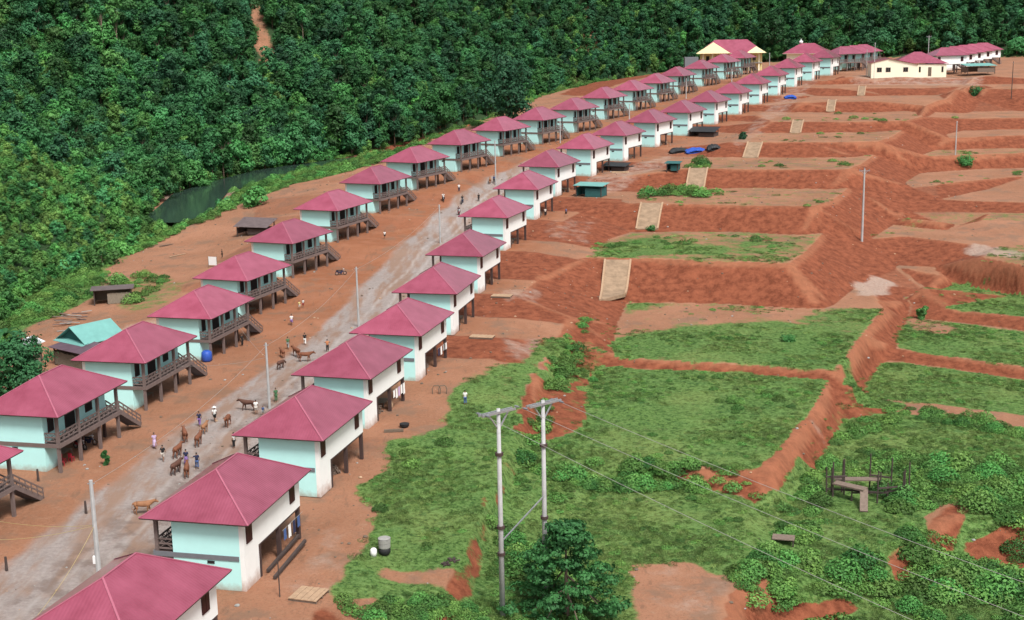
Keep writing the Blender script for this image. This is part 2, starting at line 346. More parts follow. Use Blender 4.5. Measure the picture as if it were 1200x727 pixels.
YARD_FOOT = [tuple(at_z(px, py, z)) for px, py, z in ((500, 790, -2.3), (545, 712, -2.2), (564, 650, -2.3), (577, 610, -2.3), (594, 574, -2.1), (613, 528, -1.9), (625, 490, -1.7), (644, 441, -1.4), (672, 400, -1.0))]
addloop(YARD_FOOT, False)
PLATEAU = [(-70, 60, -1), (-70, 130, -1.0), (-69.1, 175.5, -1), (-70.7, 201, -1), (-69.7, 219.5, -.5), (-67.9, 239.2, 0), (-61.9, 254.1, 2), (-54.3, 275.2, 4), (-47, 290, 5.5), (-38, 296, 6.8), (-28.5, 304, 9), (-19.5, 340, 10.5), (-9, 376, 11.5),
           (0, 417, 12.5), (12, 471, 13.5), (34, 530, 15), (62, 560, 17), (100, 585, 19.5), (150, 570, 20.3), (205, 540, 20.3), (260, 505, 20.3), (420, 495, 20.3)]
addloop(PLATEAU, False)
addloop([(-58, 240, .3), (-50, 258, 2.6), (-45, 238, 2.2), (-50, 222, .4), (-56, 205, -.5), (-58, 180, -.8)], True)
FOOT = [(-90, 40, -2), (-86, 100, -2), (-82, 160, -2), (-81, 207, -2.5), (-79, 224, -2.5), (-79, 250, -3), (-81, 285, -3), (-84, 312, -3), (-104, 338, -3), (-118, 362, -2), (-104, 388, -3), (-80, 410, -3), (-62, 425, -3), (-48, 442, -2), (-28, 474, 0), (-4, 515, 4), (26, 566, 9), (60, 602, 14),
        (108, 620, 18), (165, 602, 20.2), (215, 568, 20.3), (270, 536, 20.3), (430, 525, 20.3)]
addloop(FOOT, False)
for i in range(1, len(PLATEAU) - 6):     # the bank under the plateau's edge
    a_ = np.array(PLATEAU[i]); t = np.array(PLATEAU[min(i + 1, len(PLATEAU) - 1)]) - np.array(PLATEAU[i - 1]); nrm = np.array([-t[1], t[0]]) / np.hypot(t[0], t[1])
    if 3 <= i: addpt((a_[0] + nrm[0] * 9, a_[1] + nrm[1] * 9, max(-4.2, a_[2] - 6)))
RIVER = [(-77, 292), (-76.6, 311), (-80, 345), (-75, 370), (-69.5, 393), (-62, 405), (-46, 425), (-28, 450), (-8, 492)]
for x, y in RIVER: addpt((x, y, -4.2 if y < 440 else -3.6))
for x, y, z in [(-900, -120, 0), (900, -120, -15), (900, 300, 0), (900, 1600, 20), (-900, 1600, 0), (200, -120, -14), (-30, -120, -4), (320, 90, -12), (320, 240, -6), (320, 420, 8), (-100, -120, -1), (60, 20, -11), (15, 20, -8), (-10, 20, -5), (-30, 20, -.6), (-60, 20, -.6)]: addpt((x, y, z))

_o = delaunay_2d_cdt([Vector(p[:2]) for p in PV], PE, [], 0, 1e-4)
OV = _o[0]; OF = _o[2]; OZ = []
_pv = np.array(PV)
for p, src in zip(OV, _o[3]):
    if src: OZ.append(np.mean([PV[k][2] for k in src]))
    else:
        d2 = (_pv[:, 0] - p.x) ** 2 + (_pv[:, 1] - p.y) ** 2; k = np.argsort(d2)[:2]; OZ.append(float(np.average(_pv[k, 2], weights=1 / (d2[k] + .1))))
# ---------------------------------------------------------------- the ground sheet: a fine grid near, coarser with distance
def spaced(stops):
    out = [stops[0][0]]
    for (a_, s0), (b_, s1) in zip(stops[:-1], stops[1:]):
        x = a_
        while x < b_ - 1e-6:
            s = s0 + (s1 - s0) * (x - a_) / (b_ - a_); x = min(b_, x + s); out.append(x)
    return np.array(out)
XS = spaced([(-900, 60), (-260, 8), (-130, 2), (-85, .8), (-50, .55), (95, .55), (180, 1.2), (330, 5), (900, 60)])
YS = spaced([(-120, 20), (60, 2), (80, .5), (240, .55), (420, .9), (700, 2.5), (900, 8), (1600, 80)])
NX, NY = len(XS), len(YS)
GX, GY = np.meshgrid(XS, YS)
GZ = np.full(GX.shape, np.nan)
for f in OF:
    P = [(OV[i].x, OV[i].y, OZ[i]) for i in f]
    for j in range(1, len(P) - 1):
        A, B, C_ = P[0], P[j], P[j + 1]
        x0 = np.searchsorted(XS, min(A[0], B[0], C_[0]) - 1e-6); x1 = np.searchsorted(XS, max(A[0], B[0], C_[0]) + 1e-6)
        y0 = np.searchsorted(YS, min(A[1], B[1], C_[1]) - 1e-6); y1 = np.searchsorted(YS, max(A[1], B[1], C_[1]) + 1e-6)
        if x1 <= x0 or y1 <= y0: continue
        det = (B[1] - C_[1]) * (A[0] - C_[0]) + (C_[0] - B[0]) * (A[1] - C_[1])
        if abs(det) < 1e-12: continue
        X = GX[y0:y1, x0:x1]; Y = GY[y0:y1, x0:x1]
        w0 = ((B[1] - C_[1]) * (X - C_[0]) + (C_[0] - B[0]) * (Y - C_[1])) / det
        w1 = ((C_[1] - A[1]) * (X - C_[0]) + (A[0] - C_[0]) * (Y - C_[1])) / det
        w2 = 1 - w0 - w1; m = (w0 > -1e-5) & (w1 > -1e-5) & (w2 > -1e-5)
        sub = GZ[y0:y1, x0:x1]; sub[m] = (w0 * A[2] + w1 * B[2] + w2 * C_[2])[m]
GZ = np.where(np.isnan(GZ), 0, GZ)
GZ0 = GZ.copy()
for _ in range(1):                         # weather the crests a little
    GZ[1:-1, 1:-1] = .5 * GZ[1:-1, 1:-1] + .125 * (GZ[:-2, 1:-1] + GZ[2:, 1:-1] + GZ[1:-1, :-2] + GZ[1:-1, 2:])
gy, gx = np.gradient(GZ); SLOPE = np.hypot(gx / np.gradient(XS)[None, :], gy / np.gradient(YS)[:, None])
# forested hills rise from the valley's far foot
HILLPOLY = [(p[0], p[1]) for p in FOOT] + [(900, 560), (900, 1600), (-900, 1600), (-900, 40)]
fd = -sdist(GX, GY, HILLPOLY); HD = np.where(fd > 0, seg_dist(GX, GY, FOOT, False), 0)
fdx = np.clip(fd, 0, None)
HILLN = (fbm(GX, GY, 75, 3, 4) * 2 - 1.1 * np.abs(fbm(GX + .5 * GY, GY * .45, 48, 5, 3) * 2))
GZ = GZ + np.where(HD > 0, np.minimum(HD, 170) * .60 + np.clip(HD - 170, 0, 400) * .30 + HILLN * np.clip(HD, 0, 90) * .22, 0)
# erosion: gullies down the cut banks, bumps on the pads
bank = sstep(.09, .28, SLOPE) * (HD <= 0) * (np.abs(GX) < 330)
bank *= np.where(GX < np.interp(GY, [h[1] for h in HR], [h[0] - 6 for h in HR]), np.where(GY < 330, .3, .75), 1)
GZ += bank * (fbm(GX, GY, 6, 11, 4) * .7 + fbm(GX, GY, 1.8, 13, 3) * .25) * (GX > -72)
GZ += (1 - bank) * (HD <= 0) * fbm(GX, GY, 9, 21, 5) * .35
CELLS = (XS, YS, GZ)
def hz(x, y):
    """height of the ground sheet"""
    x = np.asarray(x, float); y = np.asarray(y, float)
    i = np.clip(np.searchsorted(XS, x) - 1, 0, NX - 2); j = np.clip(np.searchsorted(YS, y) - 1, 0, NY - 2)
    u = (x - XS[i]) / (XS[i + 1] - XS[i]); v = (y - YS[j]) / (YS[j + 1] - YS[j])
    return (GZ[j, i] * (1 - u) + GZ[j, i + 1] * u) * (1 - v) + (GZ[j + 1, i] * (1 - u) + GZ[j + 1, i + 1] * u) * v
def on_ground(px, py):
    """the point of the ground sheet seen at a pixel"""
    r = ray(px, py); t = 60.0
    for _ in range(4000):
        p = np.array([0, 0, ZC]) + r * t
        if p[2] <= hz(p[0], p[1]): break
        t += .25
    lo, hi = t - .25, t
    for _ in range(12):
        m = (lo + hi) / 2; p = np.array([0, 0, ZC]) + r * m
        if p[2] <= hz(p[0], p[1]): hi = m
        else: lo = m
    p = np.array([0, 0, ZC]) + r * hi; p[2] = hz(p[0], p[1]); return p

# ---------------------------------------------------------------- what covers the ground: grass, gravel, pale hard pan
def blend(field, poly, val, soft, wob=0.0, seed=50, sub=None):
    if poly and len(poly[0]) == 3: poly = [(p[0], p[1]) for p in poly]
    xs = [p[0] for p in poly]; ys = [p[1] for p in poly]; mgn = soft + wob * 2 + 2
    x0, x1 = np.searchsorted(XS, [min(xs) - mgn, max(xs) + mgn]); y0, y1 = np.searchsorted(YS, [min(ys) - mgn, max(ys) + mgn])
    if x1 <= x0 or y1 <= y0: return
    X = GX[y0:y1, x0:x1]; Y = GY[y0:y1, x0:x1]
    d = sdist(X, Y, poly) + fbm(X, Y, max(3, wob * 3), seed, 4) * 2 * wob
    k = sstep(soft, -soft, d); field[y0:y1, x0:x1] = field[y0:y1, x0:x1] * (1 - k) + val * k
def px_poly(pts, z): return [at_z(px, py, z)[:2] for px, py in pts]
G = np.zeros(GX.shape); ROADM = np.zeros(GX.shape); PALE = np.zeros(GX.shape); WET = np.zeros(GX.shape); ORG = np.zeros(GX.shape)
hm = HD > 0; G[hm] = .9
pe = [(p[0], p[1]) for p in PLATEAU]
blend(G, pe[3:18] + [(p[0], p[1]) for p in FOOT[3:19]][::-1], .8, 2.5, 2, 51)        # river bank below the plateau
blend(G, px_poly([(-60, 420), (0, 385), (60, 372), (110, 352), (128, 330), (112, 318), (60, 345), (0, 372), (-80, 380)], -1), .95, 1.5, 2, 52)
blend(G, [(-110, 40), (-66, 40), (-64, 120), (-66, 175), (-71, 205), (-110, 230)], .85, 2, 2, 53)
for i, v in ((0, .80), (1, .50), (2, .34), (3, .25), (4, .24), (5, .22), (6, .18), (10, .82), (11, .12), (12, .78), (13, .62), (14, .76), (15, .88), (16, .97), (17, .25), (18, .3), (19, .3), (20, .15), (21, .25), (22, .2), (23, .2)):
    blend(G, PADW[i][1], v, .8, .8, 60 + i)
blend(G, px_poly([(640, 545), (640, 565), (790, 566), (790, 552)], -4.6), .95, .8, .6, 90)           # overgrown lower bank
blend(G, px_poly([(872, 606), (925, 590), (1000, 600), (1210, 600), (1210, 640), (1130, 650), (1060, 690), (980, 712), (900, 690), (860, 640)], -6), .93, 1.5, 3.5, 89)
blend(G, px_poly([(905, 610), (935, 555), (962, 512), (982, 482), (998, 462), (1060, 478), (1000, 560), (960, 640)], -5.8), .92, .6, .8, 91)
blend(G, px_poly([(690, 378), (800, 352), (960, 362), (930, 392), (820, 388), (760, 395), (720, 408)], Z1), .18, 3, 5, 92)   # bare orange soil on the middle pad
blend(G, px_poly([(730, 400), (800, 378), (985, 385), (990, 432), (860, 424), (750, 418)], Z1), .68, 3, 4, 97)
blend(G, px_poly([(735, 660), (790, 655), (830, 672), (890, 690), (880, 760), (730, 760), (738, 700)], ZM), .04, .8, 1.6, 93)
blend(G, px_poly([(1010, 352), (1100, 318), (1040, 312), (985, 345)], -2.5), .1, 1, 2, 94)
blend(G, px_poly([(1060, 376), (1110, 385), (1130, 400), (1075, 395)], -5.5), .2, 1, 2, 95)
blend(G, px_poly([(982, 442), (992, 450), (966, 490), (937, 528), (910, 568), (888, 580), (868, 573), (795, 562), (795, 555), (893, 559), (928, 514), (960, 475)], -3.6), .12, .35, .6, 98)
for pts in ([(1082, 615), (1120, 590), (1142, 606), (1112, 642), (1082, 640)], [(1128, 628), (1200, 612), (1240, 630), (1200, 652), (1150, 656)], [(888, 735), (930, 702), (1000, 688), (1012, 700), (960, 724), (905, 750)], [(1040, 660), (1075, 640), (1085, 652), (1050, 676)]):
    blend(G, px_poly(pts, -6.3), .08, .4, .9, int(pts[0][0]))
# back gardens behind the right row
YE = [(p[0], p[1]) for p in YARD_END]; YF = [(p[0], p[1]) for p in YARD_FOOT]
blend(G, YE[:8] + px_poly([(560, 448), (526, 468), (530, 500), (500, 514), (455, 522), (438, 545), (424, 566), (446, 590), (424, 640), (385, 664), (392, 695), (330, 790)], -.3), .80, 1.0, 1.4, 101)
blend(G, YF[:9] + px_poly([(740, 400), (740, 432), (730, 550), (740, 566), (720, 640), (740, 790)], -2.6), .88, 1, 1.2, 106)
blend(G, YE[6:9] + px_poly([(640, 400), (600, 425), (560, 430), (545, 470)], 0), .55, 1.5, 2.5, 102)
blend(G, YE[2:9] + YF[2:9][::-1], .88, .5, .8, 103)
blend(G, YE[2:5] + YF[2:5][::-1], .15, .3, .5, 104)     # the cut earth face by the tall poles
for pts, z in (([(380, 590), (415, 572), (440, 590), (420, 640), (400, 670), (350, 700), (300, 700), (330, 610)], 0), ([(440, 505), (470, 470), (515, 455), (525, 490), (500, 500), (470, 508)], .1),
               ([(500, 430), (535, 415), (560, 425), (540, 450), (510, 470), (480, 470)], .2), ([(380, 700), (440, 690), (460, 727), (440, 780), (340, 780)], -.3), ([(430, 530), (450, 520), (455, 540), (430, 560), (415, 560)], 0),
               ([(440, 650), (530, 650), (540, 668), (440, 668)], 0)):
    blend(G, px_poly(pts, z), .03, .7, 1.0, int(pts[0][0]))
for pts, z, v in (([(700, 285), (760, 277), (800, 285), (860, 290), (850, 300), (740, 300)], Z2, .6), ([(860, 282), (930, 285), (925, 298), (860, 298)], Z2, .45), ([(700, 300), (745, 302), (742, 292), (712, 290)], Z2, .8),
                  ([(100, 338), (190, 322), (230, 335), (190, 360), (150, 370)], -.5, .35), ([(820, 220), (960, 222), (950, 240), (860, 236)], Z3, .25),
                  ([(560, 150), (600, 130), (640, 118), (690, 97), (760, 86), (760, 80), (690, 90), (600, 120), (550, 145)], 11.5, .3)):
    blend(G, px_poly(pts, z), v, 1.5, 3, int(pts[0][0]))
G *= np.where((bank > .3) & (HD <= 0) & (GX > -66) & (GY > 128), .25 + .75 * (fbm(GX, GY, 6, 131, 3) > .12), 1)
# road between the rows: follows the midline, narrow tracks of paler gravel
ROAD = []
for i in range(-1, 21):
    if i < 0: p = np.array([-38.5, 60.0])
    else:
        k = min(i, len(HL) - 1); l = np.array(hw(HL[k], 0, 6.5)[:2]); r = np.array(HR[i][:2])
        best = min(HL, key=lambda h: (h[0] - HR[i][0]) ** 2 + (h[1] - HR[i][1]) ** 2)
        w = HR[i][3]; p = np.array(hw(HR[i], 0, -4.6)[:2]); q = np.array([p[0] - math.cos(w) * (5.7 if i < 9 else 5.2), p[1] + math.sin(w) * (5.7 if i < 9 else 5.2)]); p = q
    ROAD.append((float(p[0]), float(p[1])))
rd = seg_dist(GX, GY, ROAD, False) + fbm(GX, GY, 7, 140, 4) * 1.6
ROADM = sstep(7.4, 3.6, rd)
rdc = seg_dist(GX, GY, ROAD, False) + fbm(GX, GY, 16, 150, 2) * .8
TRACK = np.maximum(np.exp(-((rdc - 1.0) / .38) ** 2), .6 * np.exp(-((rdc - 3.0) / .5) ** 2))
PALE = np.maximum(PALE, TRACK * .42 * ROADM)
vil = sstep(24, 14, seg_dist(GX, GY, [(p[0] - 2, p[1]) for p in ROAD], False))
ORG = vil * (1 - ROADM) * (.15 + .85 * sstep(135, 200, GY))
rvd = seg_dist(GX, GY, RIVER, False); G *= np.where(HD > 0, 1, sstep(8.5, 12.5, rvd + fbm(GX, GY, 6, 191, 3) * 3))
PALE = np.maximum(PALE, sstep(15, 9, rvd) * (HD <= 0) * .6 * sstep(330, 345, GY) * sstep(412, 398, GY))
for pts, z, v in (([(1000, 352), (1022, 353), (1046, 332), (1028, 329), (1004, 340)], -2.5, 1), ([(1128, 325), (1140, 321), (1200, 334), (1190, 342), (1150, 338)], -4.3, .7), ([(1092, 413), (1108, 407), (1112, 416), (1100, 420)], -5.5, .8),
                  ([(735, 668), (790, 660), (850, 690), (830, 730), (750, 740)], ZM, .22), ([(800, 690), (850, 680), (845, 727), (795, 727)], ZM, .35), ([(960, 540), (1000, 560), (1010, 575), (975, 572)], -7.3, .5), ([(380, 600), (420, 590), (410, 640), (370, 690), (330, 690)], 0, .3),
                  ([(580, 400), (640, 395), (650, 430), (600, 430)], .5, .4), ([(640, 262), (700, 258), (690, 275), (630, 275)], 4.4, .3), ([(590, 345), (640, 338), (630, 352), (590, 355)], 1.7, .4), ([(690, 215), (790, 195), (790, 205), (700, 232)], 6.3, .4), ([(130, 385), (190, 375), (215, 400), (170, 420)], -.4, .5),
                  ([(860, 170), (960, 120), (990, 96), (930, 112), (860, 160)], 12.5, .35), ([(800, 460), (600, 480), (610, 475), (640, 466)], Z0, .0), ([(1000, 92), (1150, 92), (1160, 86), (1000, 88)], Z9, .4)):
    blend(PALE, px_poly(pts, z), v, 1.6, 2.2, int(pts[0][0]) + 3)
blend(WET, [(p[0] + 3, p[1]) for p in ROAD[:6]] + [(p[0] - 2, p[1]) for p in ROAD[:6]][::-1], .6, 1.5, 2.5, 171)
SCAR = px_poly([(288, -20), (318, -20), (322, 50), (312, 58), (300, 45), (290, 15)], 40)
scar = [tuple(on_ground(px, py)[:2]) for px, py in ((288, 1), (308, 1), (318, 40), (330, 92), (318, 96), (300, 70), (290, 30))]
blend(G, scar, .25, 2.5, 3.5, 181); HMX = np.where(HD > 0, 1.0, 0); blend(HMX, scar, 0, 1.5, 2, 181)
RED = np.clip(bank * 1.25, 0, 1)
# paler rims along the tops of the cut banks (where the ground turns convex)
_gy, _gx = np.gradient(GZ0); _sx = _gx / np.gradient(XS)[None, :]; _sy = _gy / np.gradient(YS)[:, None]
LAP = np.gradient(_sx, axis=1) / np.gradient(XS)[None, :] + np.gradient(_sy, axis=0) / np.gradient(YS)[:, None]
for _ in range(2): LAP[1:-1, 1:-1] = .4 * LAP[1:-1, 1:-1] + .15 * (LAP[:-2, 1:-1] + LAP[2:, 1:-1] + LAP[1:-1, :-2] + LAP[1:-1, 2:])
for pts in ([(1082, 615), (1120, 590), (1142, 606), (1112, 642), (1082, 640)], [(1128, 628), (1200, 612), (1240, 630), (1200, 652), (1150, 656)], [(888, 735), (930, 702), (1000, 688), (1012, 700), (960, 724), (905, 750)], [(872, 580), (893, 586), (918, 572), (948, 532), (930, 513), (893, 560)]): blend(RED, px_poly(pts, -5.5), .8, .6, .9, 770)
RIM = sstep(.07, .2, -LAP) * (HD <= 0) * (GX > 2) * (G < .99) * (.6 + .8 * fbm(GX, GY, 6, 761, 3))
FOOTL = sstep(.05, .16, LAP) * (HD <= 0) * (GX > 2)
blend(RED, px_poly([(655, 116), (700, 101), (760, 92), (830, 88), (830, 96), (740, 106), (690, 120)], 12.5), .9, 1.5, 2, 690)
for i in range(4, 11): blend(RED, [hw(HR[i], 5.5, -1)[:2], hw(HR[i], 5.5, 17)[:2], hw(HR[i + 1], -5.5, 17)[:2], hw(HR[i + 1], -5.5, -1)[:2]], .85, .8, 1.0, 700 + i)
ORG = ORG * (1 - RED)
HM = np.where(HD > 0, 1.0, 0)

me = bpy.data.meshes.new('ground')
nv = NX * NY
me.vertices.add(nv); me.vertices.foreach_set('co', np.stack([GX, GY, GZ], -1).reshape(-1).astype(np.float32))
ii, jj = np.meshgrid(np.arange(NX - 1), np.arange(NY - 1)); b0 = (jj * NX + ii).reshape(-1)
quads = np.stack([b0, b0 + 1, b0 + NX + 1, b0 + NX], -1)
def sheet(name, qsel):
    q = quads[qsel]; used, inv = np.unique(q.reshape(-1), return_inverse=True); nf = len(q)
    me = bpy.data.meshes.new(name); me.vertices.add(len(used))
    me.vertices.foreach_set('co', np.stack([GX.reshape(-1)[used], GY.reshape(-1)[used], GZ.reshape(-1)[used]], -1).reshape(-1).astype(np.float32))
    me.loops.add(nf * 4); me.loops.foreach_set('vertex_index', inv.astype(np.int32)); me.polygons.add(nf)
    me.polygons.foreach_set('loop_start', np.arange(0, nf * 4, 4, dtype=np.int32)); me.polygons.foreach_set('use_smooth', [True] * nf)
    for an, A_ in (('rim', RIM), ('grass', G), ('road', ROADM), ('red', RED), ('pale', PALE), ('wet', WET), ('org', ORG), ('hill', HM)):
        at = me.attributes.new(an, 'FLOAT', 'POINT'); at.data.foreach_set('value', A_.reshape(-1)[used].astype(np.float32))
    me.update(calc_edges=True); return me

def ground_mat():
    m = bpy.data.materials.new('soil_and_grass'); m.use_nodes = True; nt = m.node_tree; n = nt.nodes; l = nt.links
    b = n['Principled BSDF']; b.inputs['Roughness'].default_value = .92; b.inputs['Specular IOR Level'].default_value = .15
    tc = n.new('ShaderNodeTexCoord')
    def noise(s, d=6, r=.62, st=None):
        z = n.new('ShaderNodeTexNoise'); z.inputs['Scale'].default_value = s; z.inputs['Detail'].default_value = d; z.inputs['Roughness'].default_value = r
        if st:
            mp = n.new('ShaderNodeMapping'); mp.inputs['Scale'].default_value = st; l.new(tc.outputs['Object'], mp.inputs[0]); l.new(mp.outputs[0], z.inputs['Vector'])
        else: l.new(tc.outputs['Object'], z.inputs['Vector'])
        return z.outputs[0]
    def attr(nm): a_ = n.new('ShaderNodeAttribute'); a_.attribute_name = nm; return a_.outputs['Fac']
    def math_(op, a_, b_=None, c_=None):
        z = n.new('ShaderNodeMath'); z.operation = op
        for i, v in enumerate((a_, b_, c_)):
            if v is None: continue
            if isinstance(v, (int, float)): z.inputs[i].default_value = v
            else: l.new(v, z.inputs[i])
        return z.outputs[0]
    def step(v, lo, hi, o0=0, o1=1):
        z = n.new('ShaderNodeMapRange'); z.interpolation_type = 'SMOOTHSTEP'; z.inputs[1].default_value = lo; z.inputs[2].default_value = hi; z.inputs[3].default_value = o0; z.inputs[4].default_value = o1
        l.new(v, z.inputs[0]); return z.outputs[0]
    def mix(f, a_, b_):
        z = n.new('ShaderNodeMix'); z.data_type = 'RGBA'
        for k, v in ((0, f), (6, a_), (7, b_)):
            if isinstance(v, tuple): z.inputs[k].default_value = v + (1,)
            elif isinstance(v, (int, float)): z.inputs[k].default_value = v
            else: l.new(v, z.inputs[k])
        return z.outputs[2]
    nb = noise(.09); nm_ = noise(.45); nf = noise(2.6, 8, .78); nst = noise(.8, 8, .72, (1.1, 1.1, .55))
    soil = mix(step(nb, .35, .65), (.26, .122, .070), (.335, .162, .098))
    soil = mix(step(nf, .4, .75), soil, (.33, .175, .108))
    soil = mix(math_('MULTIPLY', step(noise(5.5, 8, .8), .50, .66), .6), soil, (.12, .062, .042))
    soil = mix(math_('MULTIPLY', step(noise(1.1, 8, .8), .56, .68), .5), soil, (.36, .23, .16))
    soil = mix(attr('org'), soil, mix(step(nm_, .35, .7), (.255, .098, .048), (.30, .13, .074)))
    soil = mix(math_('MULTIPLY', step(noise(.16, 7, .7), .5, .62), .65), soil, (.19, .122, .085))
    soil = mix(math_('MULTIPLY', step(noise(.5, 8, .75, (2.4, .6, 1)), .55, .66), .5), soil, (.15, .088, .058))
    red = mix(step(nst, .3, .7), (.12, .034, .017), (.265, .085, .044))
    soil = mix(step(math_('MULTIPLY_ADD', nf, .35, attr('red')), .35, .85), soil, red)
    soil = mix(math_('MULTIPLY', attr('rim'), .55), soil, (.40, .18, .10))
    # pale flecks, wheel-worn gravel
    pale = mix(step(nf, .35, .7), (.32, .235, .19), (.46, .38, .32))
    soil = mix(math_('MULTIPLY', step(math_('MULTIPLY_ADD', nm_, .9, attr('pale')), .62, 1.15), .75), soil, pale)
    gravel = mix(step(nf, .3, .75), (.24, .20, .185), (.34, .295, .275))
    gravel = mix(step(noise(.22, 5, .6, (2.2, .5, 1)), .42, .62), gravel, (.25, .165, .125))
    gravel = mix(math_('MULTIPLY', step(math_('MULTIPLY_ADD', nm_, .4, attr('pale')), .3, .7), .75), gravel, (.37, .335, .315))
    soil = mix(step(math_('MULTIPLY_ADD', nm_, .5, attr('road')), .45, .95), soil, gravel)
    soil = mix(math_('MULTIPLY', attr('wet'), step(nm_, .45, .62)), soil, (.14, .10, .085))
    g1 = mix(step(nm_, .3, .7), (.046, .105, .020), (.085, .165, .033))
    g1 = mix(step(nb, .42, .66), g1, (.145, .19, .05))
    g1 = mix(step(nf, .5, .78), g1, (.036, .085, .022))
    nff = noise(2.3, 9, .82)
    g1 = mix(step(nff, .42, .66), g1, (.14, .235, .075))
    g1 = mix(step(nff, .52, .38), g1, (.018, .047, .011))
    g1 = mix(math_('MULTIPLY', step(noise(.9, 9, .85), .55, .64), .75), g1, (.15, .24, .07))
    g1 = mix(math_('MULTIPLY', step(noise(.62, 9, .85), .46, .37), .6), g1, (.034, .10, .03))
    g1 = mix(math_('MULTIPLY', step(noise(1.3, 8, .8), .58, .68), .55), g1, (.20, .15, .085))
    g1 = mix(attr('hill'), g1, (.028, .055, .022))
    gsum = math_('ADD', math_('MULTIPLY_ADD', nf, .55, attr('grass')), math_('MULTIPLY', nm_, .75))
    col = mix(step(gsum, .88, 1.15), soil, g1)
    l.new(col, b.inputs['Base Color'])
    bp = n.new('ShaderNodeBump'); bp.inputs['Strength'].default_value = .55; bp.inputs['Distance'].default_value = .25
    l.new(math_('ADD', nf, math_('MULTIPLY', nm_, 1.2)), bp.inputs['Height']); l.new(bp.outputs[0], b.inputs['Normal'])
    return m
M['ground'] = ground_mat()
qc = lambda A_: .25 * (A_[:-1, :-1] + A_[1:, :-1] + A_[:-1, 1:] + A_[1:, 1:]).reshape(-1)
ishill = qc(HM) > .5; isroad = (qc(ROADM) > .5) & ~ishill
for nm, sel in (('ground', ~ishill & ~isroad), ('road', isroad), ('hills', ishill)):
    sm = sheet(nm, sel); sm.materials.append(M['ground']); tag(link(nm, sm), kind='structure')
# river
def water_mat():
    m = bpy.data.materials.new('river_water'); m.use_nodes = True; n = m.node_tree.nodes; l = m.node_tree.links; b = n['Principled BSDF']
    b.inputs['Base Color'].default_value = (.028, .05, .04, 1); b.inputs['Roughness'].default_value = .12; b.inputs['IOR'].default_value = 1.33
    z = n.new('ShaderNodeTexNoise'); z.inputs['Scale'].default_value = 1.2; z.inputs['Detail'].default_value = 4
    bp = n.new('ShaderNodeBump'); bp.inputs['Strength'].default_value = .12; bp.inputs['Distance'].default_value = .1; l.new(z.outputs[0], bp.inputs['Height']); l.new(bp.outputs[0], b.inputs['Normal']); return m
rb = MB(); W_ = 7
lft = []; rgt = []
for i, p in enumerate(RIVER):
    a_ = np.array(RIVER[max(0, i - 1)]); c_ = np.array(RIVER[min(len(RIVER) - 1, i + 1)]); t = (c_ - a_) / np.hypot(*(c_ - a_)); nn = np.array([-t[1], t[0]])
    lft.append((*(np.array(p) + nn * W_), -2.75)); rgt.append((*(np.array(p) - nn * W_), -2.75))
rb.slab(lft + rgt[::-1], .02)
tag(rb.build('river', water_mat()), kind='structure')
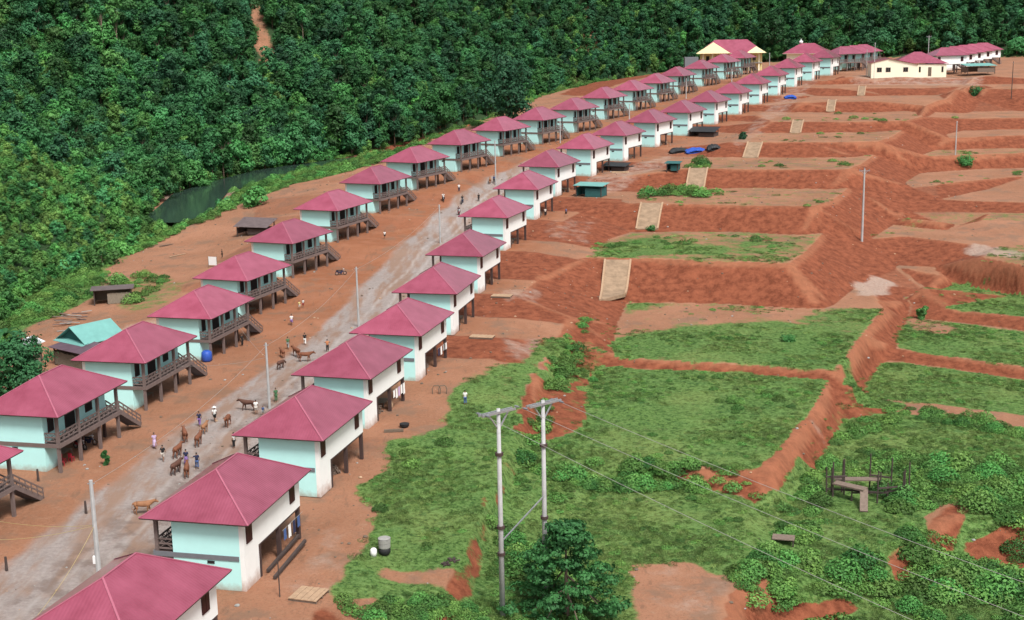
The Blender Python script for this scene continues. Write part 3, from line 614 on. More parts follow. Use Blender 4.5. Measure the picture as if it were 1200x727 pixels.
# ---------------------------------------------------------------- stilt houses
EL, EW, EZ, RZ = 12.3, 8.46, 5.4, 7.92       # eaves length and width, eaves and ridge height
def make_house(mir):
    """veranda on +x (mirrored to -x for the row on the right-hand side); local y is the long side, the stair goes down at the far end"""
    k = -1 if mir else 1
    t = thing('stilt_house', 'x', 'house')
    def part(name, mb, mats, parent=t, loc=(0, 0, 0)):
        if mir: mb.mirror()
        return mb.build(name, mats, parent, (loc[0] * k, loc[1], loc[2]))
    hl, hwid, rl = EL / 2, EW / 2, (EL - EW) / 2
    r = MB(); e = .06
    A, B, C_, D = (hwid, -hl, EZ), (hwid, hl, EZ), (-hwid, hl, EZ), (-hwid, -hl, EZ); n_, f_ = (0, -rl, RZ), (0, rl, RZ)
    dn = lambda p: (p[0] * .995, p[1] * .995, p[2] - .10)
    r.add([A, B, C_, D, n_, f_], [(0, 1, 5, 4), (1, 2, 5), (2, 3, 4, 5), (3, 0, 4)])
    r.add([A, B, C_, D, dn(A), dn(B), dn(C_), dn(D)], [(0, 4, 5, 1), (1, 5, 6, 2), (2, 6, 7, 3), (3, 7, 4, 0), (4, 7, 6, 5)], 1)
    roof = part('roof', r, [M['roof'], M['dark']])
    rc = MB(); up = lambda p, d=.02: (p[0], p[1], p[2] + d)
    for a_, b_ in ((n_, f_), (A, n_), (D, n_), (B, f_), (C_, f_)): rc.beam(up(a_), up(b_), .13, .045)
    part('ridge_cap', rc, M['ridge'], roof)
    # upper storey
    x0, x1, y0, y1 = -3.45, 2.12, -5.35, 5.35; fz = 2.62; ct = EZ - .12
    w = MB()
    w.box(x0 + .35, x1, y0, y0 + .14, fz, ct, 0); w.box(x0 + .35, x1, y1 - .14, y1, fz, ct, 0)              # turquoise end walls
    w.box(x1 - .14, x1 - .002, y0 + .14, y1 - .14, fz, ct, 0)                                               # veranda wall
    w.box(x0, x0 + .35, y0 - .003, y1 + .003, fz, ct, 1)                                                     # cream back wall and its corners
    part('wall', w, [M['turq'], M['cream']])
    g = MB(); gy1 = y0 + 2.5
    g.box(x0 + .35, x1 - .003, y0 + .002, y0 + .14, .0, fz, 0); g.box(x1 - .14, x1 - .004, y0 + .14, gy1, 0, fz, 0)
    g.box(x0 + .002, x0 + .35, y0, gy1, 0, fz, 1); g.box(x0 + .35, x1 - .14, gy1 - .14, gy1 - .002, 0, fz, 1)
    part('ground_floor_room', g, [M['turq'], M['cream']])
    # floor and veranda
    f = MB(); f.box(x0 + .02, x1 - .02, y0 + .02, y1 - .02, fz - .16, fz - .01); f.box(x1 + .002, 3.62, y0 + .02, y1, fz - .22, fz + .02)
    part('floor_slab', f, M['dark'])
    bm = MB(); bm.box(x0 + .42, 3.66, y0 - .06, y0 - .008, fz - .32, fz + .04); bm.box(3.625, 3.70, y0, y1, fz - .34, fz + .05)
    if False: pass
    part('floor_beam', bm, M['grey'] if mir else M['brown'])
    for y in (-5.2, -1.73, 1.73, 5.2):
        p = MB(); p.box(-.13, .13, -.13, .13, -.4, ct - .02); part('post', p, M['brown'], t, (3.42, y, 0))
    for y in (-2.55, 1.2, 5.15):
        p = MB(); p.box(-.15, .15, -.15, .15, -.4, fz - .17); part('stilt', p, M['dark'], t, (x0 + .17, y, 0))
    for y in (1.2, 5.15):
        p = MB(); p.box(-.13, .13, -.13, .13, -.4, fz - .17); part('stilt', p, M['dark'], t, (x1 - .2, y, 0))
    # railing: two rails, crossed balusters
    rl_ = MB(); ys = [-5.2, -1.73, 1.73, 5.2]
    def rail(px_, a_, b_, axis):
        P = (lambda u, z: (px_, u, z)) if axis == 'y' else (lambda u, z: (u, px_, z))
        for z in (fz + .22, fz + .58, fz + .95): rl_.beam(P(a_, z), P(b_, z), .09, .11)
        nseg = max(1, round(abs(b_ - a_) / .9))
        for i in range(nseg):
            u0 = a_ + (b_ - a_) * i / nseg; u1 = a_ + (b_ - a_) * (i + 1) / nseg
            rl_.beam(P(u0, fz + .22), P(u1, fz + .95), .045); rl_.beam(P(u0, fz + .95), P(u1, fz + .22), .045)
            rl_.beam(P(u0, fz), P(u0, fz + .95), .06)
    for a_, b_ in zip(ys[:-1], ys[1:]): rail(3.42, a_ + .13, b_ - .13, 'y')
    rail(-5.2, x1 + .02, 3.29, 'x')
    part('railing', rl_, M['brown'])
    # stair beyond the far end
    st = MB(); ns = 13; run = 3.9; sy = 5.4
    for i in range(ns):
        z = fz * (1 - (i + 1) / (ns + 0.0)); y = sy + run * i / ns
        st.box(2.2, 3.5, y, y + run / ns + .06, z - .02, z + .05)
    for x in (2.16, 3.54): st.beam((x, sy - .05, fz - .05), (x, sy + run, .02), .07, .42)
    stair = part('stair', st, M['brown'])
    sr = MB()
    for x in (2.16, 3.54):
        for dz in (.95, .55): sr.beam((x, sy - .05, fz + dz), (x, sy + run, dz + .03), .08, .12)
        for i in range(6):
            u = i / 5; sr.beam((x, sy + run * u, fz * (1 - u) + .02), (x, sy + run * u, fz * (1 - u) + .98), .07)
    part('handrail', sr, M['brown'], stair)
    # doors and windows of the veranda wall
    def opening(name, y, wd, z0, z1, x, sgn, mm, glass=True):
        o = MB(); o.box(x, x + sgn * .05 if sgn > 0 else x, y - wd / 2, y + wd / 2, z0, z1) if sgn > 0 else o.box(x - .05, x, y - wd / 2, y + wd / 2, z0, z1)
        ob = part(name, o, mm); fr = MB(); xx = x + sgn * .04
        for yy in (y - wd / 2 - .04, y + wd / 2 + .04): fr.box(min(xx - .04, xx + .04), max(xx - .04, xx + .04), yy - .04, yy + .04, z0, z1)
        fr.box(xx - .04, xx + .04, y - wd / 2 - .08, y + wd / 2 + .08, z1, z1 + .08)
        if name == 'window': fr.box(xx - .04, xx + .04, y - wd / 2 - .08, y + wd / 2 + .08, z0 - .08, z0)
        part('frame', fr, M['maroon'], ob); return ob
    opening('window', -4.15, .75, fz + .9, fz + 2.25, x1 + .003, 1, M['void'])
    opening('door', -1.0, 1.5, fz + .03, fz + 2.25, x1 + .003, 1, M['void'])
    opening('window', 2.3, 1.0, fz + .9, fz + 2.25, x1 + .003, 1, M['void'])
    # back windows with maroon shutters
    for y in (-4.45, 3.75):
        wo = opening('window', y, .8, fz + .95, fz + 2.3, x0 - .003, -1, M['maroon'])
        sh = MB()
        for s_ in (-1, 1): sh.box(x0 - .085, x0 - .058, y + s_ * .02 if s_ > 0 else y - .39, y + .39 if s_ > 0 else y - .02, fz + .98, fz + 2.27)
        part('shutter', sh, M['maroon'], wo)
    vw = MB(); vw.box(-1.1, -.55, y0 - .05, y0 - .004, fz - .62, fz - .42); part('vent', vw, M['void'])
    return t
ORD = ['nearest', 'second', 'third', 'fourth', 'fifth', 'sixth', 'seventh', 'eighth', 'ninth', 'tenth', 'eleventh', 'twelfth', 'thirteenth', 'fourteenth', 'fifteenth', 'sixteenth', 'seventeenth', 'eighteenth', 'nineteenth', 'twentieth', 'farthest']
GL_, GR_ = 'stilt houses of the river-side row', 'stilt houses of the row backing onto the terraces'
SPL = {0: 'pink roofed stilt house cut by the left picture edge, only stair and roof corner showing',
       1: 'pink roofed stilt house with red chairs and parked motorbikes under its veranda',
       2: 'stilt house whose pink roof hides part of the teal roofed shed',
       3: 'pink roofed stilt house with a blue water drum at its ground-floor corner',
       19: 'river-side stilt house standing right in front of the pale yellow school'}
SPR = {0: 'pink roofed house cut off by the bottom picture edge',
       1: 'nearest whole cream-backed stilt house, blue tarp and dark clutter under its floor',
       2: 'cream-backed stilt house with bare open ground floor, second whole one from the near end',
       3: 'cream-backed stilt house with white laundry underneath, left of the man in the grass',
       4: 'cream-backed stilt house with dark and white laundry under it, fourth whole one',
       9: 'cream-backed stilt house with the teal tin shelter against its back',
       10: 'cream-backed stilt house with a low dark tarp shelter at its back',
       13: 'cream-backed stilt house with a dark slanting lean-to against its back',
       20: 'cream-backed stilt house at the far end of its row, beside the dark verandas'}
def house_z(h): return h[2]
h0 = make_house(False); h1 = make_house(True)
HOUSES = []
for proto, rows, grp, sp, side in ((h0, HL, GL_, SPL, 'river-side'), (h1, HR, GR_, SPR, 'cream-backed')):
    for i, (x, y, z, w) in enumerate(rows):
        lab = sp.get(i) or ('pink roofed stilt house with front veranda, %s house along the river-side row' % ORD[i] if side == 'river-side' else 'cream-backed pink roofed stilt house, %s from the near end of its row' % ORD[min(i, 19)])
        if i == 0:
            o = proto; o.location = (x, y, z); o.rotation_euler = (0, 0, -w); o['label'] = lab; o['group'] = grp
        else: o = dup(proto, (x, y, z), -w, lab, grp)
        if i >= 9: o.scale = (1, 1, 1.05)
        HOUSES.append(o)
# ---------------------------------------------------------------- vegetation
def leaf_mesh(name, pts, nrm, size, tint, m, aspect=.62, extra=None):
    """one quad per leaf"""
    N = len(pts); r = RNG.normal(size=(N, 3)); t = np.cross(nrm, r); t /= np.linalg.norm(t, axis=1)[:, None] + 1e-9; b = np.cross(nrm, t)
    size = np.asarray(size).reshape(-1, 1) * np.ones((N, 1)); h = t * size; w = b * size * aspect
    fold = nrm * size * .18
    V = np.stack([pts - h, pts - w * .9 + fold, pts + h, pts + w * .9 + fold], 1).reshape(-1, 3)
    me = bpy.data.meshes.new(name); nv0 = 0
    ev, ef = ([], []) if extra is None else (extra.v, extra.f)
    allv = np.concatenate([V, np.array(ev).reshape(-1, 3)]) if ev else V
    me.vertices.add(len(allv)); me.vertices.foreach_set('co', allv.reshape(-1).astype(np.float32))
    loops = list(range(N * 4)); starts = list(range(0, N * 4, 4)); mi = [0] * N
    for f in ef: starts.append(len(loops)); loops += [N * 4 + i for i in f]; mi.append(1)
    me.loops.add(len(loops)); me.loops.foreach_set('vertex_index', np.array(loops, np.int32)); me.polygons.add(len(starts)); me.polygons.foreach_set('loop_start', np.array(starts, np.int32))
    me.materials.append(m); me.materials.append(M['bark']); me.polygons.foreach_set('material_index', np.array(mi, np.int32))
    at = me.attributes.new('tint', 'FLOAT', 'POINT'); at.data.foreach_set('value', np.concatenate([np.repeat(tint, 4), np.zeros(len(ev))]).astype(np.float32))
    me.update(calc_edges=True); return me
def crown_points(lobes, n, shell=.55):
    """leaf positions in clumps over several uneven lobes: (centre, radii)"""
    vol = np.array([np.prod(r) ** (2 / 3) for c, r in lobes]); k = RNG.choice(len(lobes), n, p=vol / vol.sum())
    C_ = np.array([c for c, r in lobes])[k]; R_ = np.array([r for c, r in lobes])[k]
    d = RNG.normal(size=(n, 3)); d /= np.linalg.norm(d, axis=1)[:, None]
    # sprays: leaves gather round a limited set of twig directions on each lobe
    tw = RNG.normal(size=(len(lobes), 26, 3)); tw /= np.linalg.norm(tw, axis=2)[:, :, None]
    pick = tw[k, RNG.integers(0, 26, n)]; d = pick + d * .33; d /= np.linalg.norm(d, axis=1)[:, None]
    rad = (shell + (1 - shell) * RNG.random(n) ** .6) * (1 + .12 * RNG.normal(size=n))
    P = C_ + d * R_ * rad[:, None]
    nr = d * 1.1 + RNG.normal(size=(n, 3)) * .42 + np.array([0, 0, .45]); nr /= np.linalg.norm(nr, axis=1)[:, None]
    lobt = RNG.random(len(lobes))[k]
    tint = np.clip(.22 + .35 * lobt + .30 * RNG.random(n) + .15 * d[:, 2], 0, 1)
    return P, nr, tint
def make_lobes(h, rad, n, base=.3, flat=.75):
    L = []
    if n > 40:          # layered sprays of a near tree
        for i in range(n):
            z = base + (1 - base) * (i + .5) / n; a_ = i * 2.4 + RNG.random(); R_ = rad * (1.2 - .95 * max(0, z - .38) / .62) * (.75 + .25 * min(1, (z - base) / .15)); rr = R_ * (.2 + .72 * RNG.random() ** .6); s_ = rad * (.15 + .12 * RNG.random())
            L.append(((rr * math.cos(a_), rr * math.sin(a_), h * z - .25 * rr * .3), (s_, s_, s_ * flat)))
        return L
    for i in range(n):
        a_ = RNG.random() * 6.283; z = base + (1 - base) * (i + .5) / n; rr = rad * (1.05 - .55 * abs(z - .55) / .45) * (.25 + .55 * RNG.random())
        s_ = rad * (.34 + .28 * RNG.random())
        L.append(((rr * math.cos(a_), rr * math.sin(a_), h * z - s_ * .3), (s_, s_, s_ * flat)))
    return L
def trunk_mb(h, r, lobes, lean=0):
    mb = MB(); top = (lean * h, 0, h * .72)
    mb.tube([(0, 0, -.6), (lean * h * .3, .05, h * .3), top], [r * 1.25, r * .85, r * .35], 7)
    for c, rr in lobes[::2][:7]:
        z0 = h * (.25 + .35 * random.random()); mb.tube([(lean * z0, 0, z0), ((c[0] + lean * z0) * .55, c[1] * .5, (c[2] + z0) / 2 + .15), c], [r * .5, r * .32, r * .12], 5)
    return mb
def tree_meshes(h, rad, nl, leaves, size, m, base=.3, flat=.75, tr=.22):
    lb = make_lobes(h, rad, nl, base, flat); P, n_, t = crown_points(lb, leaves)
    return leaf_mesh('crown', P, n_, size * (.7 + .6 * RNG.random(leaves)), t, m), trunk_mb(h, tr, lb).mesh('trunk', M['bark'], True), (P, n_, t, lb)
KINDS = [  # height, crown radius, lobes, leaves, leaf size, material, crown base
    ('round broadleaf', 9.0, 4.2, 13, 1900, .42, 'leaf', .3), ('tall narrow', 14.0, 3.6, 15, 2100, .42, 'leafdark', .32), ('wide spreading', 8.0, 5.4, 15, 2300, .45, 'leaf', .38),
    ('pale feathery', 7.5, 3.4, 11, 1500, .40, 'leaflight', .2), ('dark dense', 11.0, 5.0, 16, 2500, .45, 'leafdark', .22), ('low bushy', 4.6, 3.2, 9, 1100, .36, 'leaf', .08)]
TREES = []; INST = bpy.data.collections.new('forest_kinds')
def inst_obj(name, me, coll): o = bpy.data.objects.new(name, me); coll.objects.link(o); return o
for nm, h, r, nl, lv, sz, mm, bs in KINDS:
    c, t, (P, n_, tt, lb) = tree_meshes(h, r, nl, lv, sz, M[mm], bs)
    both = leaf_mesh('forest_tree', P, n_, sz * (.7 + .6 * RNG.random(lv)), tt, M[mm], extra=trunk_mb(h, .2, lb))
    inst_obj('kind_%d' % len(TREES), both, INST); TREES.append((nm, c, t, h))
def scatter(name, pts, rot, scl, idx, coll, label_kind='stuff'):
    me = bpy.data.meshes.new(name); me.vertices.add(len(pts)); me.vertices.foreach_set('co', np.asarray(pts, np.float32).reshape(-1))
    for an, arr, ty in (('rot', rot, 'FLOAT'), ('scl', scl, 'FLOAT'), ('idx', idx, 'INT')):
        at = me.attributes.new(an, ty, 'POINT'); at.data.foreach_set('value', np.asarray(arr, np.float32 if ty == 'FLOAT' else np.int32))
    me.update(); o = link(name, me); tag(o, kind='stuff')
    ng = bpy.data.node_groups.new(name + '_scatter', 'GeometryNodeTree')
    ng.interface.new_socket('Geometry', in_out='INPUT', socket_type='NodeSocketGeometry'); ng.interface.new_socket('Geometry', in_out='OUTPUT', socket_type='NodeSocketGeometry')
    n = ng.nodes; l = ng.links; gi = n.new('NodeGroupInput'); go = n.new('NodeGroupOutput'); ip = n.new('GeometryNodeInstanceOnPoints'); ci = n.new('GeometryNodeCollectionInfo')
    ci.inputs[0].default_value = coll; ci.inputs['Separate Children'].default_value = True; ci.inputs['Reset Children'].default_value = True
    def na(nm, ty): z = n.new('GeometryNodeInputNamedAttribute'); z.data_type = ty; z.inputs['Name'].default_value = nm; return next(s for s in z.outputs if s.enabled and s.name == 'Attribute')
    cx = n.new('ShaderNodeCombineXYZ'); l.new(na('rot', 'FLOAT'), cx.inputs[2])
    l.new(gi.outputs[0], ip.inputs['Points']); l.new(ci.outputs[0], ip.inputs['Instance']); ip.inputs['Pick Instance'].default_value = True
    l.new(na('idx', 'INT'), ip.inputs['Instance Index']); l.new(cx.outputs[0], ip.inputs['Rotation']); l.new(na('scl', 'FLOAT'), ip.inputs['Scale']); l.new(ip.outputs[0], go.inputs[0])
    md = o.modifiers.new('scatter', 'NODES'); md.node_group = ng; return o
def visible(P, h, top=-40):
    """which points (given some height) fall in or near the frame"""
    q = P + np.array([0, 0, h]); d = (q - np.array([0, 0, ZC])); dd = d @ FW
    x = 600 + F * (d @ XC) / dd; y = 363.5 - F * (d @ YC) / dd; q0 = P - np.array([0, 0, ZC]); y0 = 363.5 - F * (q0 @ YC) / (q0 @ FW)
    return (dd > 30) & (x > -110) & (x < 1310) & (y0 > top - 25) & (y < 800), x, y0, dd
# forest points: jittered grid over the hills
def jgrid(x0, x1, y0, y1, s):
    gx_, gy_ = np.meshgrid(np.arange(x0, x1, s), np.arange(y0, y1, s)); p = np.stack([gx_, gy_], -1).reshape(-1, 2); return p + RNG.uniform(-.48, .48, p.shape) * s
fp = jgrid(-330, 480, 90, 760, 3.4)
fp = np.concatenate([fp, jgrid(-210, -70, 90, 335, 2.3)])           # the scrubby near spur grows closer together
EDGE = [(-69.5, 150), (-69.5, 176), (-71, 201), (-70, 219), (-68.5, 240), (-66, 256)]
inh = (inside(fp[:, 0], fp[:, 1], HILLPOLY) & (seg_dist(fp[:, 0], fp[:, 1], FOOT, False) < 230)) | (inside(fp[:, 0], fp[:, 1], [(p[0], p[1]) for p in FOOT[2:15]] + RIVER[::-1] + EDGE[::-1]) & (seg_dist(fp[:, 0], fp[:, 1], RIVER, False) > 8.5) & ((fp[:, 1] > 300) | (seg_dist(fp[:, 0], fp[:, 1], EDGE, False) > 4.5)))
fp = fp[inh]; hd = seg_dist(fp[:, 0], fp[:, 1], FOOT, False)
P3 = np.stack([fp[:, 0], fp[:, 1], hz(fp[:, 0], fp[:, 1])], -1)
vis, vx, vy, vd = visible(P3, 8); P3 = P3[vis]; hd = hd[vis]; vx = vx[vis]; vy = vy[vis]; vd = vd[vis]
sc_ok = ~inside(P3[:, 0], P3[:, 1], [tuple(p) for p in scar]); P3 = P3[sc_ok]; hd = hd[sc_ok]; vx = vx[sc_ok]; vy = vy[sc_ok]; vd = vd[sc_ok]
N = len(P3)
# kinds follow patches: the near spur on the left is scrubby and lighter, the far slope has tall dark trees
spur = sstep(60, -30, vx - (60 + (vy - 0) * 1.15)) * (P3[:, 1] < 330)
nz1 = fbm(P3[:, 0], P3[:, 1], 60, 301, 3) * 2; nz2 = fbm(P3[:, 0], P3[:, 1], 25, 305, 3) * 2
rnd = RNG.random(N)
KI = np.where(rnd < .26, 0, np.where(rnd < .42, 2, np.where(rnd < .58, 5, np.where(rnd < .72, 4, np.where(rnd < .86, 1, 3)))))
KI = np.where((nz2 > .28) & (rnd < .6), 4, KI); KI = np.where((nz1 < -.25) & (rnd < .5), 3, KI)
KI = np.where((vd > 430) & (rnd < .35), 1, KI)
SCL = (.42 + .55 * RNG.random(N) ** 1.4) * (1 + .4 * nz1)
SCL = np.where(spur > .5, SCL * .55, SCL); KI = np.where((spur > .5) & (rnd < .75), np.where(rnd < .3, 3, 5), KI)
KI = np.where((spur > .5) & (KI == 1), 0, KI)
SCL = np.clip(SCL, .28, 1.35); ROT = RNG.random(N) * 6.283
hgt = np.array([k[1] for k in KINDS])[KI] * SCL
big = hgt / vd * ((vx > -20) & (vx < 1220) & (vy > 10)); order = np.argsort(-big)
NIND = 230
TG = 'separate trees of the forested hillside'
for k in order[:NIND]:
    nm, cm, tm, h = TREES[KI[k]]
    words = {0: 'round green broadleaf tree among the nearest trees of the forested slope', 1: 'tall narrow dark tree rising out of the forested slope', 2: 'wide spreading green tree on the forested slope',
             3: 'pale feathery light green tree on the forested slope', 4: 'dark dense tree standing out of the forested slope', 5: 'low bushy tree on the forested slope'}[int(KI[k])]
    r = thing('forest_tree', words, 'tree', P3[k], ROT[k], TG); r.scale = (SCL[k],) * 3
    link('crown', cm, r); link('trunk', tm, r)
rest = order[NIND:]
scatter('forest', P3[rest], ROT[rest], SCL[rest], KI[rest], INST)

# low plants: clumps of leaves and tufts of blades, three of each
def clump(n, rad, h, size, m):
    a_ = RNG.random(n) * 6.283; r = rad * np.sqrt(RNG.random(n)); z = h * (1 - (r / rad) ** 2 * .7) * (.35 + .65 * RNG.random(n))
    P = np.stack([r * np.cos(a_), r * np.sin(a_), z], -1); nr = np.stack([np.cos(a_) * .5, np.sin(a_) * .5, np.ones(n)], -1) + RNG.normal(size=(n, 3)) * .45; nr /= np.linalg.norm(nr, axis=1)[:, None]
    return leaf_mesh('weed', P, nr, size * (.6 + .8 * RNG.random(n)), RNG.random(n) * .5 + .5 * (z / h) ** 2 * .9, m)
def tuft(n, rad, h, m):
    a_ = RNG.random(n) * 6.283; r = rad * np.sqrt(RNG.random(n)); P = np.stack([r * np.cos(a_), r * np.sin(a_), h * (.3 + .3 * RNG.random(n))], -1)
    nr = np.stack([np.cos(a_ + 1.5), np.sin(a_ + 1.5), .5 + 0 * a_], -1) + RNG.normal(size=(n, 3)) * .4; nr /= np.linalg.norm(nr, axis=1)[:, None]
    return leaf_mesh('tuft', P, nr, h * (.4 + .5 * RNG.random(n)), RNG.random(n), m, aspect=.22)
WEEDS = bpy.data.collections.new('weed_kinds')
for k in range(2): inst_obj('weed_a%d' % k, clump(170, .6, .30, .075, M['weed']), WEEDS)
for k in range(2): inst_obj('weed_b%d' % k, clump(330, .85, .6, .085, M['weed']), WEEDS)
for k in range(2): inst_obj('weed_c%d' % k, tuft(120, .8, .16, M['weeddry']), WEEDS)
inst_obj('weed_d0', clump(650, .95, 1.0, .085, M['leaflight']), WEEDS)
def gridval(A_, x, y):
    i = np.clip(np.searchsorted(XS, x), 0, NX - 1); j = np.clip(np.searchsorted(YS, y), 0, NY - 1); return A_[j, i]
def field_points(x0, x1, y0, y1, s, thr, seed, edge=0):
    p = jgrid(x0, x1, y0, y1, s); g = gridval(G, p[:, 0], p[:, 1]); h_ = gridval(HM, p[:, 0], p[:, 1])
    nn = fbm(p[:, 0], p[:, 1], 7, seed, 4) * 2 + fbm(p[:, 0], p[:, 1], 2.2, seed + 9, 2)
    keep = (g > .12) & (h_ < .5) & (nn + g * .9 + RNG.normal(size=len(p)) * .25 > thr); p = p[keep]; P = np.stack([p[:, 0], p[:, 1], hz(p[:, 0], p[:, 1])], -1)
    v, x, y, d = visible(P, .5); return P[v], d[v], nn[keep][v], g[keep][v]
WP = []; WS = []; WK = []
for (x0, x1, y0, y1, s, thr, sd_, smin, smax, kinds, pk) in (
        (-30, 95, 74, 215, .75, 1.15, 401, .35, .85, (0, 1, 2, 3, 4, 5), (.3, .3, .1, .1, .1, .1)), (-30, 95, 74, 215, .62, .75, 405, .45, .9, (4, 5, 0), (.45, .45, .1)),
        (-30, 95, 74, 240, 1.9, 1.35, 411, .6, 1.3, (2, 3, 6), (.4, .4, .2)),
        (-90, 120, 215, 420, 1.7, .75, 415, .6, 1.5, (0, 2, 4, 5), (.3, .2, .25, .25)), (-110, -55, 60, 260, 1.0, .55, 421, .6, 1.8, (2, 3, 6, 0), (.3, .3, .2, .2)),
        (-90, 40, 250, 640, 1.8, .25, 425, .9, 2.4, (2, 3, 6, 0), (.3, .3, .25, .15))):
    P, d, nn, g = field_points(x0, x1, y0, y1, s, thr, sd_)
    WP.append(P); WS.append((smin + (smax - smin) * RNG.random(len(P)) ** 1.6)); WK.append(RNG.choice(kinds, len(P), p=pk))
# denser growth along ditches, bank feet and the gully in the corner
for poly, z, n, s0, s1 in (([(640, 548), (905, 556), (885, 578), (790, 566), (620, 568)], -3.5, 420, .7, 1.5), ([(905, 610), (955, 548), (1005, 490), (1060, 478), (1075, 520), (980, 600), (930, 660)], -5.6, 420, .7, 1.5),
                           ([(600, 540), (630, 470), (660, 405), (690, 380), (680, 412), (650, 460), (632, 520), (615, 560)], -1.2, 300, .7, 1.6), ([(900, 725), (1000, 680), (1110, 620), (1200, 575), (1290, 600), (1290, 790), (900, 790)], -7, 1500, .8, 2.1),
                           ([(1000, 545), (1130, 545), (1200, 560), (1200, 600), (1020, 610)], -6.1, 380, .8, 1.7), ([(1048, 478), (1200, 508), (1200, 520), (1040, 492)], -6.1, 120, .7, 1.2), ([(590, 640), (700, 690), (700, 790), (575, 790)], -4.2, 300, .7, 1.4), ([(400, 700), (580, 690), (560, 790), (380, 790)], -.8, 380, .6, 1.2),
                           ([(860, 690), (920, 610), (960, 640), (900, 727)], -5, 200, .8, 1.6)):
    w = np.array(px_poly(poly, z)); lo, hi = w.min(0), w.max(0); p = RNG.uniform(lo, hi, (n * 3, 2)); p = p[inside(p[:, 0], p[:, 1], [tuple(q) for q in w])][:n]
    nn = fbm(p[:, 0], p[:, 1], 4, 77, 3); p = p[nn + RNG.normal(size=len(p)) * .12 > .02]
    WP.append(np.stack([p[:, 0], p[:, 1], hz(p[:, 0], p[:, 1])], -1)); WS.append(s0 + (s1 - s0) * RNG.random(len(p)) ** 1.5); WK.append(RNG.choice((0, 1, 2, 3, 6), len(p), p=(.15, .15, .3, .25, .15)))
WP = np.concatenate(WP); WS = np.concatenate(WS); WK = np.concatenate(WK)
bare = (gridval(ROADM, WP[:, 0], WP[:, 1]) < .3) & (seg_dist(WP[:, 0], WP[:, 1], RIVER, False) > 8.5)
for px, py, rr in ((918, 639, 2.2), (1003, 584, 3.2), (451, 651, 1.3), (438, 653, .9)):
    c_ = on_ground(px, py); bare &= np.hypot(WP[:, 0] - c_[0], WP[:, 1] - c_[1] + .6) > rr
WP, WS, WK = WP[bare], WS[bare], WK[bare]
scatter('undergrowth', WP, RNG.random(len(WP)) * 6.283, WS, WK, WEEDS)
print('forest', N, 'weeds', len(WP))
# ---------------------------------------------------------------- people and animals
def skin_mesh(name, V, E, R, m, sub=1):
    me = bpy.data.meshes.new(name + '_skel'); me.from_pydata(V, E, []); o = bpy.data.objects.new(name, me); COL.objects.link(o)
    md = o.modifiers.new('s', 'SKIN'); md.use_smooth_shade = True
    for i, r in enumerate(R):
        r = r if isinstance(r, tuple) else (r, r); me.skin_vertices[0].data[i].radius = r
    me.skin_vertices[0].data[0].use_root = True
    if sub: sb = o.modifiers.new('d', 'SUBSURF'); sb.levels = sub; sb.render_levels = sub
    out = bpy.data.meshes.new_from_object(o.evaluated_get(bpy.context.evaluated_depsgraph_get())); out.name = name
    bpy.data.objects.remove(o); bpy.data.meshes.remove(me); out.materials.clear(); out.materials.append(m)
    out.polygons.foreach_set('use_smooth', [True] * len(out.polygons)); return out
def figure(pose):
    """joint positions of a 1.6 m person facing -y; z up"""
    J = dict(pel=(0, 0, .84), wai=(0, .0, 1.0), che=(0, -.01, 1.20), nec=(0, .0, 1.36), hd1=(0, -.02, 1.43), hd2=(0, -.025, 1.53),
             hl=(.085, 0, .80), kl=(.09, -.02, .44), al=(.09, .02, .08), tl=(.10, -.12, .03), hr=(-.085, 0, .80), kr=(-.09, -.02, .44), ar=(-.09, .02, .08), tr=(-.10, -.12, .03),
             sl=(.16, 0, 1.29), el=(.21, .02, 1.04), wl=(.23, -.05, .82), fl=(.23, -.08, .73), sr=(-.16, 0, 1.29), er=(-.21, .02, 1.04), wr=(-.23, -.05, .82), fr=(-.23, -.08, .73))
    if pose == 'walk':
        J.update(kl=(.09, -.16, .46), al=(.09, -.20, .09), tl=(.10, -.33, .06), kr=(-.09, .06, .45), ar=(-.09, .24, .14), tr=(-.10, .16, .04), el=(.20, .12, 1.06), wl=(.21, .13, .84), fl=(.21, .11, .75), er=(-.20, -.06, 1.05), wr=(-.20, -.20, .87), fr=(-.20, -.26, .80))
    if pose == 'arm':
        J.update(el=(.36, -.08, 1.14), wl=(.54, -.16, 1.10), fl=(.62, -.18, 1.08), kl=(.09, -.10, .45), al=(.09, -.12, .08), tl=(.1, -.25, .03))
    if pose == 'elbows':
        J.update(el=(.33, .02, 1.12), wl=(.26, -.12, 1.26), fl=(.22, -.14, 1.34), er=(-.33, .02, 1.12), wr=(-.26, -.12, 1.26), fr=(-.22, -.14, 1.34))
    if pose == 'ride':
        J.update(pel=(0, .10, .84), wai=(0, .07, .99), che=(0, .0, 1.17), hl=(.09, .08, .82), kl=(.19, -.26, .72), al=(.17, -.14, .33), tl=(.17, -.27, .29), hr=(-.09, .08, .82), kr=(-.19, -.26, .72), ar=(-.17, -.14, .33), tr=(-.17, -.27, .29),
                 el=(.26, -.14, 1.10), wl=(.30, -.40, 1.02), fl=(.29, -.47, 1.0), er=(-.26, -.14, 1.10), wr=(-.30, -.40, 1.02), fr=(-.29, -.47, 1.0))
    return J
RAD = dict(pel=(.13, .10), wai=(.115, .085), che=(.15, .10), nec=.05, hd1=.075, hd2=.095, hl=.085, kl=.055, al=.04, tl=.03, hr=.085, kr=.055, ar=.04, tr=.03, sl=.05, el=.038, wl=.026, fl=.028, sr=.05, er=.038, wr=.026, fr=.028)
